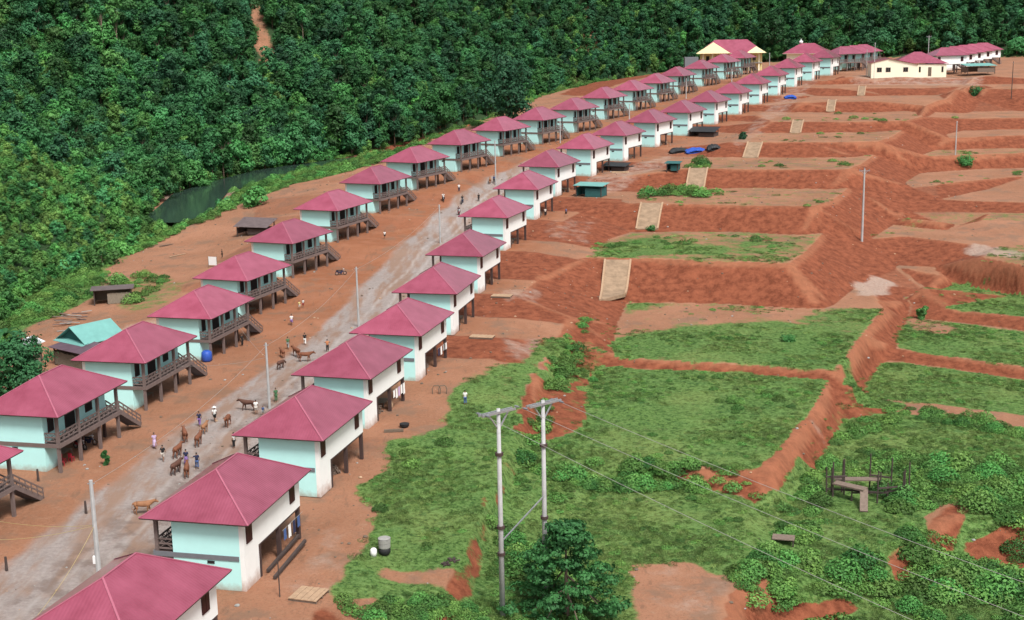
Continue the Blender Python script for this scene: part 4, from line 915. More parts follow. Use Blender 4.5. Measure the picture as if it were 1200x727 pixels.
BONES = [('pel', 'wai'), ('wai', 'che'), ('che', 'nec'), ('nec', 'hd1'), ('hd1', 'hd2'), ('pel', 'hl'), ('hl', 'kl'), ('kl', 'al'), ('al', 'tl'), ('pel', 'hr'), ('hr', 'kr'), ('kr', 'ar'), ('ar', 'tr'), ('che', 'sl'), ('sl', 'el'), ('el', 'wl'), ('wl', 'fl'), ('che', 'sr'), ('sr', 'er'), ('er', 'wr'), ('wr', 'fr')]
def chain(J, keys, bones, grow, name, m, frac=None):
    V = [J[k] for k in keys]; ix = {k: i for i, k in enumerate(keys)}; E_ = [(ix[a_], ix[b_]) for a_, b_ in bones]
    R = [tuple(q + grow for q in (RAD[k] if isinstance(RAD[k], tuple) else (RAD[k],) * 2)) for k in keys]
    return skin_mesh(name, V, E_, R, m)
BODY = {}
def body_for(pose):
    if pose in BODY: return BODY[pose]
    J = figure(pose); ks = list(J); b = chain(J, ks, BONES, 0, 'body', M['skin'])
    mid = lambda a_, b_, t: tuple(np.array(J[a_]) * (1 - t) + np.array(J[b_]) * t)
    J2 = dict(J); J2['nk'] = mid('che', 'nec', .7); J2['ml'] = mid('sl', 'el', .75); J2['mr'] = mid('sr', 'er', .75); J2['lw'] = mid('wai', 'pel', .7); RAD.update(nk=(.09, .07), ml=.05, mr=.05, lw=(.135, .105), kal=.055, kar=.055, sk=(.2, .17))
    shirt = chain(J2, ['wai', 'lw', 'che', 'nk', 'sl', 'ml', 'sr', 'mr'], [('lw', 'wai'), ('wai', 'che'), ('che', 'nk'), ('che', 'sl'), ('sl', 'ml'), ('che', 'sr'), ('sr', 'mr')], .022, 'shirt', M['white'])
    J2['kal'] = mid('kl', 'al', .8); J2['kar'] = mid('kr', 'ar', .8)
    trou = chain(J2, ['pel', 'hl', 'kl', 'kal', 'hr', 'kr', 'kar'], [('pel', 'hl'), ('hl', 'kl'), ('kl', 'kal'), ('pel', 'hr'), ('hr', 'kr'), ('kr', 'kar')], .02, 'trousers', M['white'])
    short = chain(J2, ['pel', 'hl', 'kl', 'hr', 'kr'], [('pel', 'hl'), ('hl', 'kl'), ('pel', 'hr'), ('hr', 'kr')], .028, 'shorts', M['white'])
    sk = MB(); prof = [(.135, .92), (.17, .7), (.19, .45), (.22, .24), (.20, .24), (.1, .9)]
    sk.lathe(prof[:4], (0, 0, 0), 12); skirt = sk.mesh('skirt', M['white'], True)
    h1 = np.array(J['hd1']); h2 = np.array(J['hd2']); hair = skin_mesh('hair', [tuple(h1 + (0, .05, .03)), tuple(h2 + (0, .028, .012)), tuple(h2 + (0, -.03, .045))], [(0, 1), (1, 2)], [.068, .102, .06], M['hair'])
    hat = MB(); hat.lathe([(.24, 0), (.23, .015), (.12, .03), (.10, .12), (.02, .13)], tuple(h2 + (0, 0, .04)), 14)
    BODY[pose] = (b, shirt, trou, short, skirt, hair, hat.mesh('hat', M['white'], True)); return BODY[pose]
CL = {}
def cl(c):
    if c not in CL: CL[c] = cloth('cloth_%s' % c[0], c[1])
    return CL[c]
WHT = ('white', (.72, .72, .70)); LIL = ('lilac', (.50, .38, .56)); PUR = ('purple', (.22, .13, .34)); BLK = ('black', (.02, .02, .022)); NAV = ('navy', (.025, .03, .07)); GRN = ('green', (.07, .17, .08)); ORA = ('orange', (.5, .2, .09)); BLU = ('blue', (.06, .11, .26)); GRY = ('grey', (.28, .28, .28)); PAL = ('pale', (.55, .5, .45)); YEL = ('yellow', (.55, .45, .2)); RDD = ('red', (.35, .06, .06))
def own(me, m): c = me.copy(); c.materials.clear(); c.materials.append(m); return c
def person(px, py, pose, face, top, bot, low, label, scale=1.0, hat=None, group='people walking along the village road', loc=None, rz=None):
    p = on_ground(px, py) if loc is None else loc
    b, sh, tr, so_, sk, ha, ht = body_for(pose); r = thing('person', label, 'person', p, math.radians(face) if rz is None else rz, group); r.scale = (scale,) * 3
    link('body', b, r); link('shirt', own(sh, cl(top)), r); link({'t': 'trousers', 's': 'shorts', 'k': 'skirt'}[low], own({'t': tr, 's': so_, 'k': sk}[low], cl(bot)), r); link('hair', ha, r)
    if hat: link('hat', own(ht, cl(hat)), r)
    return r
# facing: 0 looks at the camera (-y); 180 looks away up the road
person(181.5, 526, 'walk', 20, LIL, LIL, 'k', 'person in a long lilac and white dress at the left edge of the road')
person(191.5, 541, 'walk', 170, BLK, PAL, 's', 'person in black top and pale shorts beside the woman in lilac')
person(218.6, 546, 'stand', 180, NAV, PUR, 'k', 'person in navy top and purple skirt right behind the two front cows')
person(231.3, 550, 'arm', 200, NAV, BLU, 't', 'person in dark navy clothes holding one arm out next to the front cows')
person(234, 500, 'walk', 175, NAV, PUR, 't', 'person in dark top and purple trousers walking ahead of two cows')
person(252, 495, 'walk', 178, WHT, BLK, 's', 'person in white shirt, white hat and dark shorts in the middle of the road', hat=WHT)
person(300.4, 486, 'stand', 190, WHT, PAL, 's', 'black-haired person in white shirt standing at the flank of a brown cow')
person(308.6, 487.5, 'stand', 160, BLU, GRY, 's', 'small child in blue grey clothes near the person in white beside the cow', .68)
person(274.4, 525.5, 'stand', 250, WHT, BLK, 't', 'person in white shirt and black trousers just off a pink roof corner')
person(342, 382, 'walk', 0, WHT, PUR, 's', 'person in white top with a purple cloth on the shoulder crossing the bare ground')
person(337.7, 409.5, 'walk', 180, GRN, GRY, 't', 'person in dull green top behind the small brown cows')
person(357.5, 404.6, 'walk', 185, BLK, WHT, 't', 'person in black top and white trousers behind the upper group of cows')
person(384, 412.5, 'elbows', 10, ORA, BLK, 't', 'person in orange top with both elbows raised beside a pink roof edge')
person(323.7, 471.5, 'stand', 30, GRN, GRN, 't', 'person in green clothes standing close to a concrete roadside pole')
person(351, 363, 'stand', 40, YEL, PAL, 's', 'child in pale yellow top beside another child on the bare ground', .8)
person(355.5, 361, 'stand', -30, WHT, RDD, 's', 'child in white top with dark hair beside the child in yellow', .8)
person(284, 406, 'stand', 60, BLK, BLK, 't', 'person all in black standing under a veranda floor')
person(451, 280, 'walk', 180, WHT, BLK, 's', 'child in white shirt alone on the orange ground below the river-side houses', .85)
person(538, 225, 'stand', 0, WHT, NAV, 't', 'person in white shirt and dark trousers at the far road edge')
person(561, 236.5, 'stand', 200, BLK, BLK, 't', 'person in black standing alone on the right lane of the road')
person(545.3, 474.5, 'stand', 180, WHT, BLU, 't', 'man in white shirt and blue trousers standing alone in the green yard', group='people in the back yards')
person(663.5, 254, 'walk', 240, BLU, BLK, 's', 'person in blue walking across a bare back yard', group='people in the back yards')
person(639, 254, 'stand', 200, PAL, BLK, 't', 'person in pale shirt at the back of a cream house with dark stilts', group='people in the back yards')
person(260.5, 303, 'stand', 90, BLK, BLK, 't', 'person in black beside the white sheet behind the river-side houses', group='people in the back yards')
person(579, 215, 'walk', 180, BLU, BLK, 't', 'person in blue walking at the side of the farthest brown cow')

def cow_mesh(graze):
    hd = [(0, -.78, 1.12), (0, -1.02, 1.25), (0, -1.22, 1.20), (0, -1.42, 1.05)] if not graze else [(0, -.78, 1.02), (0, -1.02, .90), (0, -1.20, .72), (0, -1.34, .52)]
    V = [(0, .30, 1.0), (0, .62, 1.06), (0, -.1, .97), (0, -.5, 1.03)] + hd; E_ = [(0, 1), (0, 2), (2, 3), (3, 4), (4, 5), (5, 6), (6, 7)]
    R = [(.27, .29), (.22, .24), (.28, .31), (.25, .31), (.16, .22), (.11, .14), (.105, .12), (.065, .06)]
    def leg(x, y, top, hind, ph):
        b = len(V)
        if hind: pts = [(x * .8, y, .88), (x, y - .10 + ph * .5, .66), (x, y + .13 + ph, .42), (x, y + .06 + ph, .14), (x, y + .02 + ph, .03)]; rr = [.15, .12, .06, .045, .05]
        else: pts = [(x * .8, y, .84), (x, y + .02 + ph * .4, .62), (x, y - .02 + ph * .8, .38), (x, y + ph, .12), (x, y - .03 + ph, .03)]; rr = [.13, .09, .055, .042, .05]
        V.extend(pts); R.extend(rr); E_.append((top, b))
        for i in range(4): E_.append((b + i, b + i + 1))
    leg(.15, -.50, 3, False, -.12); leg(-.15, -.50, 3, False, .12); leg(.15, .60, 1, True, .10); leg(-.15, .60, 1, True, -.12)
    b = len(V); V.extend([(0, .86, 1.08), (0, .93, .80), (0, .92, .48)]); R.extend([.05, .025, .03]); E_.extend([(1, b), (b, b + 1), (b + 1, b + 2)])
    e = np.array(hd[2]); b = len(V)
    for s_ in (-1, 1): V.append(tuple(e + (s_ * .10, .02, .06))); V.append(tuple(e + (s_ * .25, .05, .05))); R.extend([.04, .035])
    E_.extend([(6, b), (b, b + 1), (6, b + 2), (b + 2, b + 3)])
    body = skin_mesh('body', V, E_, R, M['bark']); hn = MB()
    for s_ in (-1, 1): q = e + (s_ * .07, .03, .10); hn.tube([q, q + (s_ * .08, .02, .08), q + (s_ * .08, -.02, .18)], [.022, .018, .006], 6)
    return body, hn.mesh('horns', M['dark'], True)
COWS = {g: cow_mesh(g) for g in (False, True)}
COWM = [mat('cow_coat_%s' % n, c, .75, .3, 3) for n, c in (('chestnut', (.20, .075, .04)), ('tan', (.32, .15, .075)), ('dark', (.11, .05, .035)))]
def cow(px, py, face, graze, col, label, s=1.0):
    p = on_ground(px, py); b, hn = COWS[graze]; r = thing('cow', label, 'cow', p, math.radians(face), 'brown cows driven along the road'); r.scale = (s * .93,) * 3
    link('body', own(b, COWM[col]), r); link('horns', hn, r); return r
cow(217, 517, 200, False, 0, 'chestnut cow at the left of the herd, behind the leading pair')
cow(208.7, 536, 170, False, 0, 'chestnut cow between the person in black and the front pair of cows')
cow(207, 555.6, 165, False, 2, 'left one of the two front cows, dark brown with lowered flank')
cow(219.4, 558.5, 190, False, 0, 'right one of the two front cows, with people standing at its head')
cow(233, 522.5, 178, False, 0, 'brown cow walking straight up the road beside the herd')
cow(240.4, 507.7, 175, False, 1, 'lighter brown cow at the heels of the person with purple trousers', .85)
cow(267, 500, 0, False, 0, 'brown cow facing the camera with ears spread, alone in the wheel track')
cow(291.3, 481.5, 255, False, 2, 'dark brown cow beside the black-haired person in white')
cow(331, 419, 205, False, 0, 'small brown cow behind the grazing one in the upper group', .85)
cow(329.5, 432.5, 160, True, 2, 'dark cow with its head down at the near end of the upper group', .9)
cow(347.6, 418.5, 215, False, 0, 'brown cow with raised head below the person in white trousers')
cow(357.5, 424, 90, False, 0, 'brown cow standing broadside with its head to the right')
cow(168, 603, 100, False, 1, 'orange tan cow half behind the nearest whole roof corner')
cow(574.4, 215.5, 180, False, 1, 'farthest brown cow on the road beside a concrete pole')
# motorcycles
def make_bike(col):
    t = thing('motorcycle', 'x', 'motorcycle')
    for y in (-.62, .62):
        w = MB(); w.torus((0, y, .29), .25, .05, n=20); wo = w.build('wheel', M['black'], t); h = MB(); h.tube([(-.05, y, .29), (.05, y, .29)], .06, 8)
        for k in range(6): q = k * math.pi / 3; h.beam((0, y, .29), (0, y + .22 * math.cos(q), .29 + .22 * math.sin(q)), .015)
        h.build('rim', M['steel'], wo)
    b = MB(); b.beam((0, -.35, .62), (0, .1, .42), .22, .22); b.beam((0, .05, .42), (0, .55, .55), .2, .2); b.box(-.12, .12, -.15, .15, .22, .45); b.beam((0, .4, .6), (0, .78, .68), .16, .12); b.build('body', col, t)
    s_ = MB(); s_.beam((0, -.18, .72), (0, .66, .76), .24, .1); s_.build('seat', M['black'], t)
    f = MB(); f.tube([(0, -.36, .98), (0, -.62, .29)], .035, 6); f.tube([(-.34, -.28, 1.0), (-.12, -.36, 1.0), (.12, -.36, 1.0), (.34, -.28, 1.0)], .022, 6); f.build('handlebar', M['steel'], t)
    l_ = MB(); l_.lathe([(.02, -.05), (.09, 0), (.09, .06)], (0, -.45, .88), 10); l_.build('headlight', M['white'], t)
    e_ = MB(); e_.tube([(.13, 0, .25), (.14, .75, .3)], [.03, .045], 7); e_.build('exhaust', M['steel'], t)
    return t
BK = make_bike(M['red']); BK2 = make_bike(cl(NAV))
def bike(proto, px, py, face, label, first=False, loc=None):
    p = on_ground(px, py) if loc is None else loc
    if first: proto.location = tuple(map(float, p)); proto.rotation_euler = (0, 0, math.radians(face)); proto['label'] = label; proto['group'] = 'motorcycles'; return proto
    return dup(proto, p, math.radians(face), label, 'motorcycles')
bike(BK2, 399.6, 322.5, 110, 'dark motorcycle parked alone on the orange ground beside the road', True)
def in_house(i, a_, r_, row=HL): x, y, z = hw(row[i], a_, r_); return (x, y, hz(x, y))
bike(BK, 0, 0, 60, 'red motorcycle parked under the veranda of the house with the red chairs', True, in_house(1, 1.2, 1.6))
bike(BK2, 0, 0, 75, 'dark motorcycle parked beside the red one under the same veranda', False, in_house(1, 2.6, 1.7))
b1 = bike(BK2, 519.6, 236, 10, 'motorcycle ridden by a person in white toward the camera')
person(0, 0, 'ride', 10, WHT, BLK, 't', 'rider in white shirt coming down the road edge on a motorcycle', loc=b1.location)
b2 = bike(BK2, 542, 238.5, 170, 'motorcycle with a rider in dark jacket going away up the road')
person(0, 0, 'ride', 170, BLK, GRY, 't', 'rider in dark jacket on the motorcycle going up the road', loc=b2.location)
b3 = bike(BK, 537.7, 252, 10, 'motorcycle at the roof corner near the concrete pole')
person(0, 0, 'ride', 10, NAV, BLK, 't', 'rider in navy on the motorcycle by the roof corner', loc=b3.location)

# ---------------------------------------------------------------- poles and wires
def height_for(p, py_top):
    """pole height that reaches the photo row py_top above the ground point p"""
    lo, hi = 1, 30
    for _ in range(30):
        m = (lo + hi) / 2
        if proj((p[0], p[1], p[2] + m))[1] > py_top: lo = m
        else: hi = m
    return m
def road_pole(px, pyb, pyt, label, r=.13, box=False, arm=False, m='pole', p=None, name='concrete_pole'):
    p = on_ground(px, pyb) if p is None else p; h = height_for(p, pyt); t = thing(name, label, 'pole', p, 0, 'roadside poles')
    s_ = MB(); s_.tube([(0, 0, -.5), (0, 0, h)], [r * 1.25, r * .8], 8); s_.build('shaft', M[m], t)
    if box: b = MB(); b.box(-.32, -.1, -.12, .12, 2.6, 3.15); b.build('meter_box', M['white'], t)
    if arm:
        a_ = MB(); a_.beam((-.9, 0, h - .35), (.9, 0, h - .35), .1); a_.beam((-.55, 0, h - .35), (0, 0, h - 1.0), .05); a_.beam((.55, 0, h - .35), (0, 0, h - 1.0), .05); a_.build('crossarm', M['steel'], t)
        for x in (-.8, 0, .8): i_ = MB(); i_.lathe([(.05, 0), (.08, .06), (.06, .12), (.08, .16), (.03, .24)], (x, 0, h - .3 if x else h), 8); i_.build('insulator', M['grey'], t)
    else: a_ = MB(); a_.beam((-.25, 0, h - .25), (.25, 0, h - .25), .06); a_.beam((0, -.12, h - .6), (0, .12, h - .6), .1); a_.build('bracket', M['steel'], t)
    t['top'] = 0; del t['top']; return p, h
pA = road_pole(118.5, 700, 563, 'thick concrete pole with a white meter box nearest to the camera at the road', .17, True)
pB = road_pole(316, 479, 402, 'concrete pole on the road beside the white-shirted person and brown cow')
pC = road_pole(420.5, 383, 313, 'concrete pole standing where the road passes a pink roof corner')
pD = road_pole(516, 285, 240, 'leaning thin concrete pole at the road beside the black dressed figure')
pE = road_pole(581, 217, 165, 'concrete pole by the farthest cow on the road')
pF = road_pole(656.5, 168, 142, 'concrete pole in front of the eleventh river-side house')
pG = road_pole(737.5, 140, 122, 'short looking concrete pole behind pink roofs in the middle distance')
pH = road_pole(804, 116, 92, 'concrete pole before the far river-side verandas')
pI = road_pole(857.5, 97, 81, 'concrete pole in front of the school side houses')
pJ = road_pole(901.5, 86, 62, 'pale pole standing against the dark forest past the school')
pK = road_pole(1010, 283, 198, 'power pole with steel crossarm standing at the foot of the big red slope', .17, arm=True)
pL = road_pole(1119.5, 182, 142, 'bare pale concrete pole on the far right terraces')
pM = road_pole(1185, 116, 72, 'thin dark wooden pole near the right picture edge', .11, m='dwood', name='wooden_pole')
pN = road_pole(1024, 92, 50, 'white pole at the left corner of the cream hall')
pO = road_pole(1015, 90, 58, 'thin pole left of the white pole by the cream hall', .1)
pP = road_pole(1087, 80, 42, 'tall crossarm pole behind the hall roof against the forest', .14, arm=True)
# twin-pole power line structure in the foreground
q1 = at_z(589.5, 745, -4.4); q1[2] = hz(q1[0], q1[1]); y1 = q1[1]
h1_ = height_for(q1, 479)
q2 = at_y(638.5, 640, y1 + 3.2); q2 = np.array([q2[0], q2[1], hz(q2[0], q2[1])]); h2_ = height_for(q2, 469)
hp = thing('twin_pole_pylon', 'two tall grey concrete power poles joined by one long steel crossarm', 'power pole', q1, 0)
d12 = q2 - q1
for o_, h_ in ((np.zeros(3), h1_), (d12, h2_)):
    s_ = MB(); s_.tube([o_ + (0, 0, -1), o_ + (0, 0, h_)], [.225, .14], 10); s_.build('pole', M['pole'], hp, smooth=True)
top1 = np.array([0, 0, h1_ - .25]); top2 = d12 + (0, 0, h2_ - .25); ax = (top2 - top1) / np.linalg.norm(top2 - top1); mid_ = (top1 + top2) / 2
e1 = top1 - ax * 1.75; e2 = top2 + ax * 1.75; side = np.cross(ax, (0, 0, 1)); side /= np.linalg.norm(side)
for tp, s1, s2 in ((top1, 1.75, 1.55), (top2, 1.55, 1.75)):
    a_ = MB(); f1 = tp - ax * s1 - (0, 0, .06); f2 = tp + ax * s2 + (0, 0, .06)
    for sd_ in (-.18, .18): a_.beam(f1 + side * sd_, f2 + side * sd_, .09, .16)
    for i in range(5): c_ = f1 + (f2 - f1) * (i + .5) / 5; a_.beam(c_ - side * .2, c_ + side * .2, .07)
    a_.build('crossarm', M['steel'], hp)
for tp in (top1, top2):
    v_ = MB()
    for s1 in (-1, 1): v_.beam(tp + ax * s1 * 1.05, tp - (0, 0, 1.15) + ax * s1 * .12, .09)
    v_.build('brace', M['steel'], hp)
WTOP = []
for c_ in (e1 + ax * .25, mid_, e2 - ax * .25):
    i_ = MB()
    for sd_ in (-1, 1):
        i_ = MB(); i_.tube([c_ + side * sd_ * u for u in (.1, .25, .30, .36, .42, .48, .54, .60, .70)], [.03, .03, .09, .04, .09, .04, .09, .04, .03], 8)
        i_.build('insulator', M['grey'], hp)
    WTOP.append(q1 + c_)
for o_, h_ in ((np.zeros(3), h1_), (d12, h2_)):
    b_ = MB(); 
    for z in (h_ * .30, h_ * .43, h_ * .78): b_ = MB(); b_.tube([o_ + (0, 0, z), o_ + (0, 0, z + .22)], .30, 10); b_.build('collar', M['dark'], hp)
b_ = MB(); b_.beam((0.05, -.1, h1_ * .37), d12 + (0, -.1, h2_ * .545), .08); b_.build('stay', M['steel'], hp)
def wire(a_, b_, sag, label, m='wire', r=.016, group='overhead wires'):
    a_ = np.array(a_, float); b_ = np.array(b_, float); pts = [a_ + (b_ - a_) * t - np.array([0, 0, sag * 4 * t * (1 - t)]) for t in np.linspace(0, 1, 22)]
    w_ = MB(); w_.tube(pts, r, 5); o = w_.build('power_line' if m == 'wire' else 'service_cable', M[m], None); tag(o, label, 'wire', group)
for (px, py, yy), s_, lab in zip(((1085, 727, 76), (1200, 716, 77), (1200, 676, 78)), range(3), ('lowest of the three power lines, leaving the left arm end of the twin poles', 'middle power line, leaving the centre of the twin-pole crossarm', 'top power line, leaving the right arm end of the twin poles')):
    a0 = WTOP[s_]; b0 = at_y(px, py, yy); b1_ = a0 + (b0 - a0) * 1.35; wire(a0, b1_, .5, lab)
ptop = pA[0] + (0, 0, pA[1] * .62)
for k, (px, py, yy, lab) in enumerate(((-30, 605, 101, 'yellow cable running from the nearest pole to the left edge, upper one'), (-30, 632, 96, 'yellow cable running from the nearest pole to the left edge, lower one'), (40, 726, 80, 'yellow cable dropping steeply from the nearest pole toward the bottom edge'))):
    wire(ptop, at_y(px, py, yy), .4, lab, 'ywire', .016)
for pa, pb, lab in ((pA, pB, 'cable between the two nearest roadside poles'), (pB, pC, 'cable between the pole by the cows and the next pole'), (pC, pD, 'cable between the third and the fourth roadside pole')):
    wire(pa[0] + (0, 0, pa[1] - .3), pb[0] + (0, 0, pb[1] - .3), .9, lab, 'wire', .014)
tB = pB[0] + (0, 0, pB[1] * .78)
for i, z_, lab in ((2, 3.0, 'thin cable from the pole by the cows to the second whole river-side house'), (3, 3.0, 'thin cable from the pole by the cows to the house with the blue drum')):
    wire(tB, np.array(hw(HL[i], 2.0, 3.6)) + (0, 0, z_), .35, lab, 'wire', .014)

# ---------------------------------------------------------------- sheds and far buildings
def hut(px, py, rz, w, d, h, label, roofm, wallm, slope=.25, cat='hut', name='wooden_hut', open_front=True, thick=.06, ov=.5, p=None, group=None):
    p = on_ground(px, py) if p is None else p; t = thing(name, label, cat, p, math.radians(rz), group)
    for x in (-w / 2, w / 2):
        for y in (-d / 2, d / 2): s_ = MB(); s_.box(x - .08, x + .08, y - .08, y + .08, -.4, h + (slope if y > 0 else 0) * .9); s_.build('post', M['dwood'], t)
    wl_ = MB(); hh = h * .8
    wl_.box(-w / 2, w / 2, d / 2 - .04, d / 2 + .02, .1, hh); wl_.box(-w / 2 - .03, -w / 2 + .03, -d / 2 + .1, d / 2 - .05, .1, hh); wl_.box(w / 2 - .03, w / 2 + .03, -d / 2 + .1, d / 2 - .05, .1, hh)
    if open_front: wl_.box(-w / 2 + w * .36, w / 2 - .05, -d / 2 - .03, -d / 2 + .03, .1, hh * .9)
    n_ = int(w / .22)
    for i in range(n_):
        x = -w / 2 + w * (i + .5) / n_
        if not open_front or x > -w / 2 + w * .38: wl_.box(x - .07, x + .07, -d / 2 - .055, -d / 2 - .033, .05, hh * (.86 + .1 * random.random()))
    wl_.build('wall', M[wallm], t)
    r_ = MB(); a_, b_ = -w / 2 - ov, w / 2 + ov; c_, e_ = -d / 2 - ov, d / 2 + ov; r_.slab([(a_, c_, h), (b_, c_, h), (b_, e_, h + slope), (a_, e_, h + slope)], thick); r_.build('roof', M[roofm], t)
    return t
hut(133, 354, 14, 5.2, 3.4, 2.3, 'low open wooden animal pen with a flat dark roof on the bare ground', 'tin', 'thatch', -.15)
hut(300, 274, -20, 6.0, 3.0, 1.5, 'sagging dark tin lean-to near the river bank behind the houses', 'tin', 'dwood', 1.2, 'shed', 'tin_shed')
# teal gabled house with its plum annex
p = on_ground(108, 418); t = thing('teal_roofed_house', 'small wooden house with a steep teal gable roof behind the nearest houses', 'house', p, math.radians(-38))
w_ = MB(); w_.box(-2.6, 2.6, -2.3, 2.3, -.3, 2.6); w_.build('wall', M['thatch'], t)
r_ = MB(); r_.slab([(-3.0, -2.9, 2.5), (0, -2.9, 4.3), (0, 3.1, 4.3), (-3.0, 3.1, 2.5)], .06); r_.slab([(0, -2.9, 4.3), (3.0, -2.9, 2.5), (3.0, 3.1, 2.5), (0, 3.1, 4.3)], .06); r_.build('roof', M['tealtin'], t)
g_ = MB(); g_.add([(-2.6, -2.35, 2.55), (2.6, -2.35, 2.55), (0, -2.35, 4.2), (-2.6, -2.28, 2.55), (2.6, -2.28, 2.55), (0, -2.28, 4.2)], [(0, 1, 2), (5, 4, 3), (0, 3, 4, 1), (1, 4, 5, 2), (2, 5, 3, 0)]); g_.build('gable', M['tealdark'], t)
e_ = MB(); e_.slab([(-3.0, -3.3, 2.35), (3.0, -3.3, 2.35), (3.0, -2.36, 2.6), (-3.0, -2.36, 2.6)], .05); e_.build('eave', M['tealtin'], t)
hut(92, 428, -38, 5.6, 2.6, 2.2, 'shack with a rusty plum coloured sheet roof in front of the teal roofed house', 'plum', 'thatch', .5, 'shack', 'sheet_roof_shack', False)
hut(32, 424, -50, 3.2, 2.4, 2.0, 'small open shelter under a white tarpaulin beside the leafy tree', 'tarpw', 'wood', .7, 'shelter', 'tarp_shelter')
hut(695, 231, -24, 5.0, 3.0, 2.2, 'open shelter with teal tin roof against the back of a cream house', 'tealtin', 'tealdark', .25, 'shelter', 'tin_shelter', p=on_ground(693, 230))
hut(722, 201, -26, 4.6, 2.4, 1.1, 'low dark tarp shelter tucked against a cream house wall', 'tarpd', 'dwood', .5, 'shelter', 'tarp_shelter', p=on_ground(722, 200))
hut(826, 160, -28, 6.0, 3.2, 1.3, 'dark slanting lean-to of old wood behind a cream house', 'tarpd', 'dwood', .9, 'shed', 'wooden_shed', p=on_ground(825, 160))
hut(790, 199, -20, 2.2, 2.0, 1.6, 'small teal grey box shed at the edge of a bare yard', 'tealdark', 'tealdark', .2, 'shed', 'box_shed', p=on_ground(789, 200))
hut(664, 208, -24, 4.0, 2.4, 1.6, 'dark clutter shelter of old boards by the stilts of a cream house', 'tarpd', 'dwood', .3, 'shelter', 'board_shelter', p=on_ground(712, 202)) if False else None
def house_roof(t, w, d, z0, z1, rl, mm='roof', ov=.0):
    r_ = MB(); a_, b_ = w / 2, d / 2; A, B, C_, D = (a_, -b_, z0), (a_, b_, z0), (-a_, b_, z0), (-a_, -b_, z0)
    if w > d: n_, f_ = (-rl, 0, z1), (rl, 0, z1); fs = [(0, 1, 5), (1, 2, 4, 5), (2, 3, 4), (3, 0, 5, 4)]
    else: n_, f_ = (0, -rl, z1), (0, rl, z1); fs = [(0, 1, 5, 4), (1, 2, 5), (2, 3, 4, 5), (3, 0, 4)]
    r_.add([A, B, C_, D, n_, f_], fs); r_.add([A, B, C_, D] + [(x * .99, y * .99, z - .2) for x, y, z in (A, B, C_, D)], [(0, 4, 5, 1), (1, 5, 6, 2), (2, 6, 7, 3), (3, 7, 4, 0), (4, 7, 6, 5)], 1)
    return r_.build('roof', [M[mm], M['hall']], t)
# two-storey school
p = at_y(856, 88, 512); p[2] = 18.6; t = thing('school_building', 'large two-storey pale yellow building with pink hipped roof and cream gables at the forest edge', 'school', p, math.radians(-8))
W1, D1 = 23, 11
w_ = MB(); w_.box(-W1 / 2, W1 / 2, -D1 / 2 + 2.2, D1 / 2, -2, 7.4); w_.build('wall', M['yellow'], t)
house_roof(t, W1 + 2, D1 + 3, 7.4, 12.2, 6)
for x, s_ in ((-6.6, 1.05), (9.2, .62)):
    g_ = MB(); g_.add([(x - 6 * s_, -D1 / 2 - 1.9, 7.35), (x + 6 * s_, -D1 / 2 - 1.9, 7.35), (x, -D1 / 2 - .6, 7.4 + 3.7 * s_), (x - 6 * s_, -1, 7.35), (x + 6 * s_, -1, 7.35), (x, 1, 7.4 + 3.8 * s_)], [(0, 1, 2), (0, 2, 5, 3), (1, 4, 5, 2)], 0); g_.build('gable', M['gable'], t)
for fl in range(2):
    for i in range(7):
        x = -W1 / 2 + 1.2 + i * (W1 - 2.4) / 6; c_ = MB(); c_.box(x - .25, x + .25, -D1 / 2 + .2, -D1 / 2 + .7, -2 if fl == 0 else 3.8, 3.5 if fl == 0 else 7.3); c_.build('column', M['hall'], t)
        if i < 6: d_ = MB(); xx = x + 1.7; d_.box(xx - .6, xx + .6, -D1 / 2 + 2.13, -D1 / 2 + 2.19, fl * 3.8 + .7, fl * 3.8 + 2.5); d_.build('window', M['void'], t)
f_ = MB(); f_.box(-W1 / 2, W1 / 2, -D1 / 2, -D1 / 2 + 2.2, 3.5, 3.8); f_.build('gallery', M['conc'], t)
c_ = MB(); c_.box(-.0, 5, -2, 2, 0, 6.5); tg = at_y(808, 84, 505); tag(c_.build('grey_block_house', M['grey'], None, (tg[0] - 2, tg[1], 18.3)), 'plain grey block building just left of the yellow school', 'building')
o_ = bpy.data.objects['grey_block_house']
# hall: cream, low gable toward us, annex behind
zt = 20.2
p = at_z(1052, 90, zt); p[2] = zt; L_ = 27; t = thing('cream_hall', 'long single-storey cream hall with low gabled end and dark windows at the far terrace top', 'hall', p, math.radians(-8)); t.scale = (.70, .8, .85)
w_ = MB(); w_.add([(-11.5, 0, -.5), (8, 0, -.5), (8, 0, 4.3), (-4, 0, 6.4), (-11.5, 0, 5.0), (-11.5, 12, -.5), (8, 12, -.5), (8, 12, 4.3), (-4, 12, 6.4), (-11.5, 12, 5.0)], [(0, 1, 2, 3, 4), (9, 8, 7, 6, 5), (0, 5, 6, 1), (1, 6, 7, 2), (4, 9, 5, 0)]); w_.build('wall', M['hall'], t)
r_ = MB(); r_.slab([(-3.9, -.5, 6.62), (8.8, -.5, 4.4), (8.8, 12.5, 4.4), (-3.9, 12.5, 6.62)], .15); r_.slab([(-12.2, -.3, 5.05), (-4.0, -.3, 6.6), (-4.0, 12.5, 6.6), (-12.2, 12.5, 5.05)], .15); r_.build('roof', M['roof'], t)
for x in (-8.0, -4.2, 3.3):
    d_ = MB(); d_.box(x - .95, x + .95, -.06, -.005, 1.7, 3.3); wo = d_.build('window', M['void'], t); s_ = MB()
    for xx in (x - .98, x, x + .98): s_.box(xx - .06, xx + .06, -.1, -.065, 1.65, 3.35)
    s_.build('frame', M['brown'], wo)
a_ = MB(); a_.box(8.02, 21, 1.5, 11, -.5, 4.2); a_.build('annex', M['hall'], t)
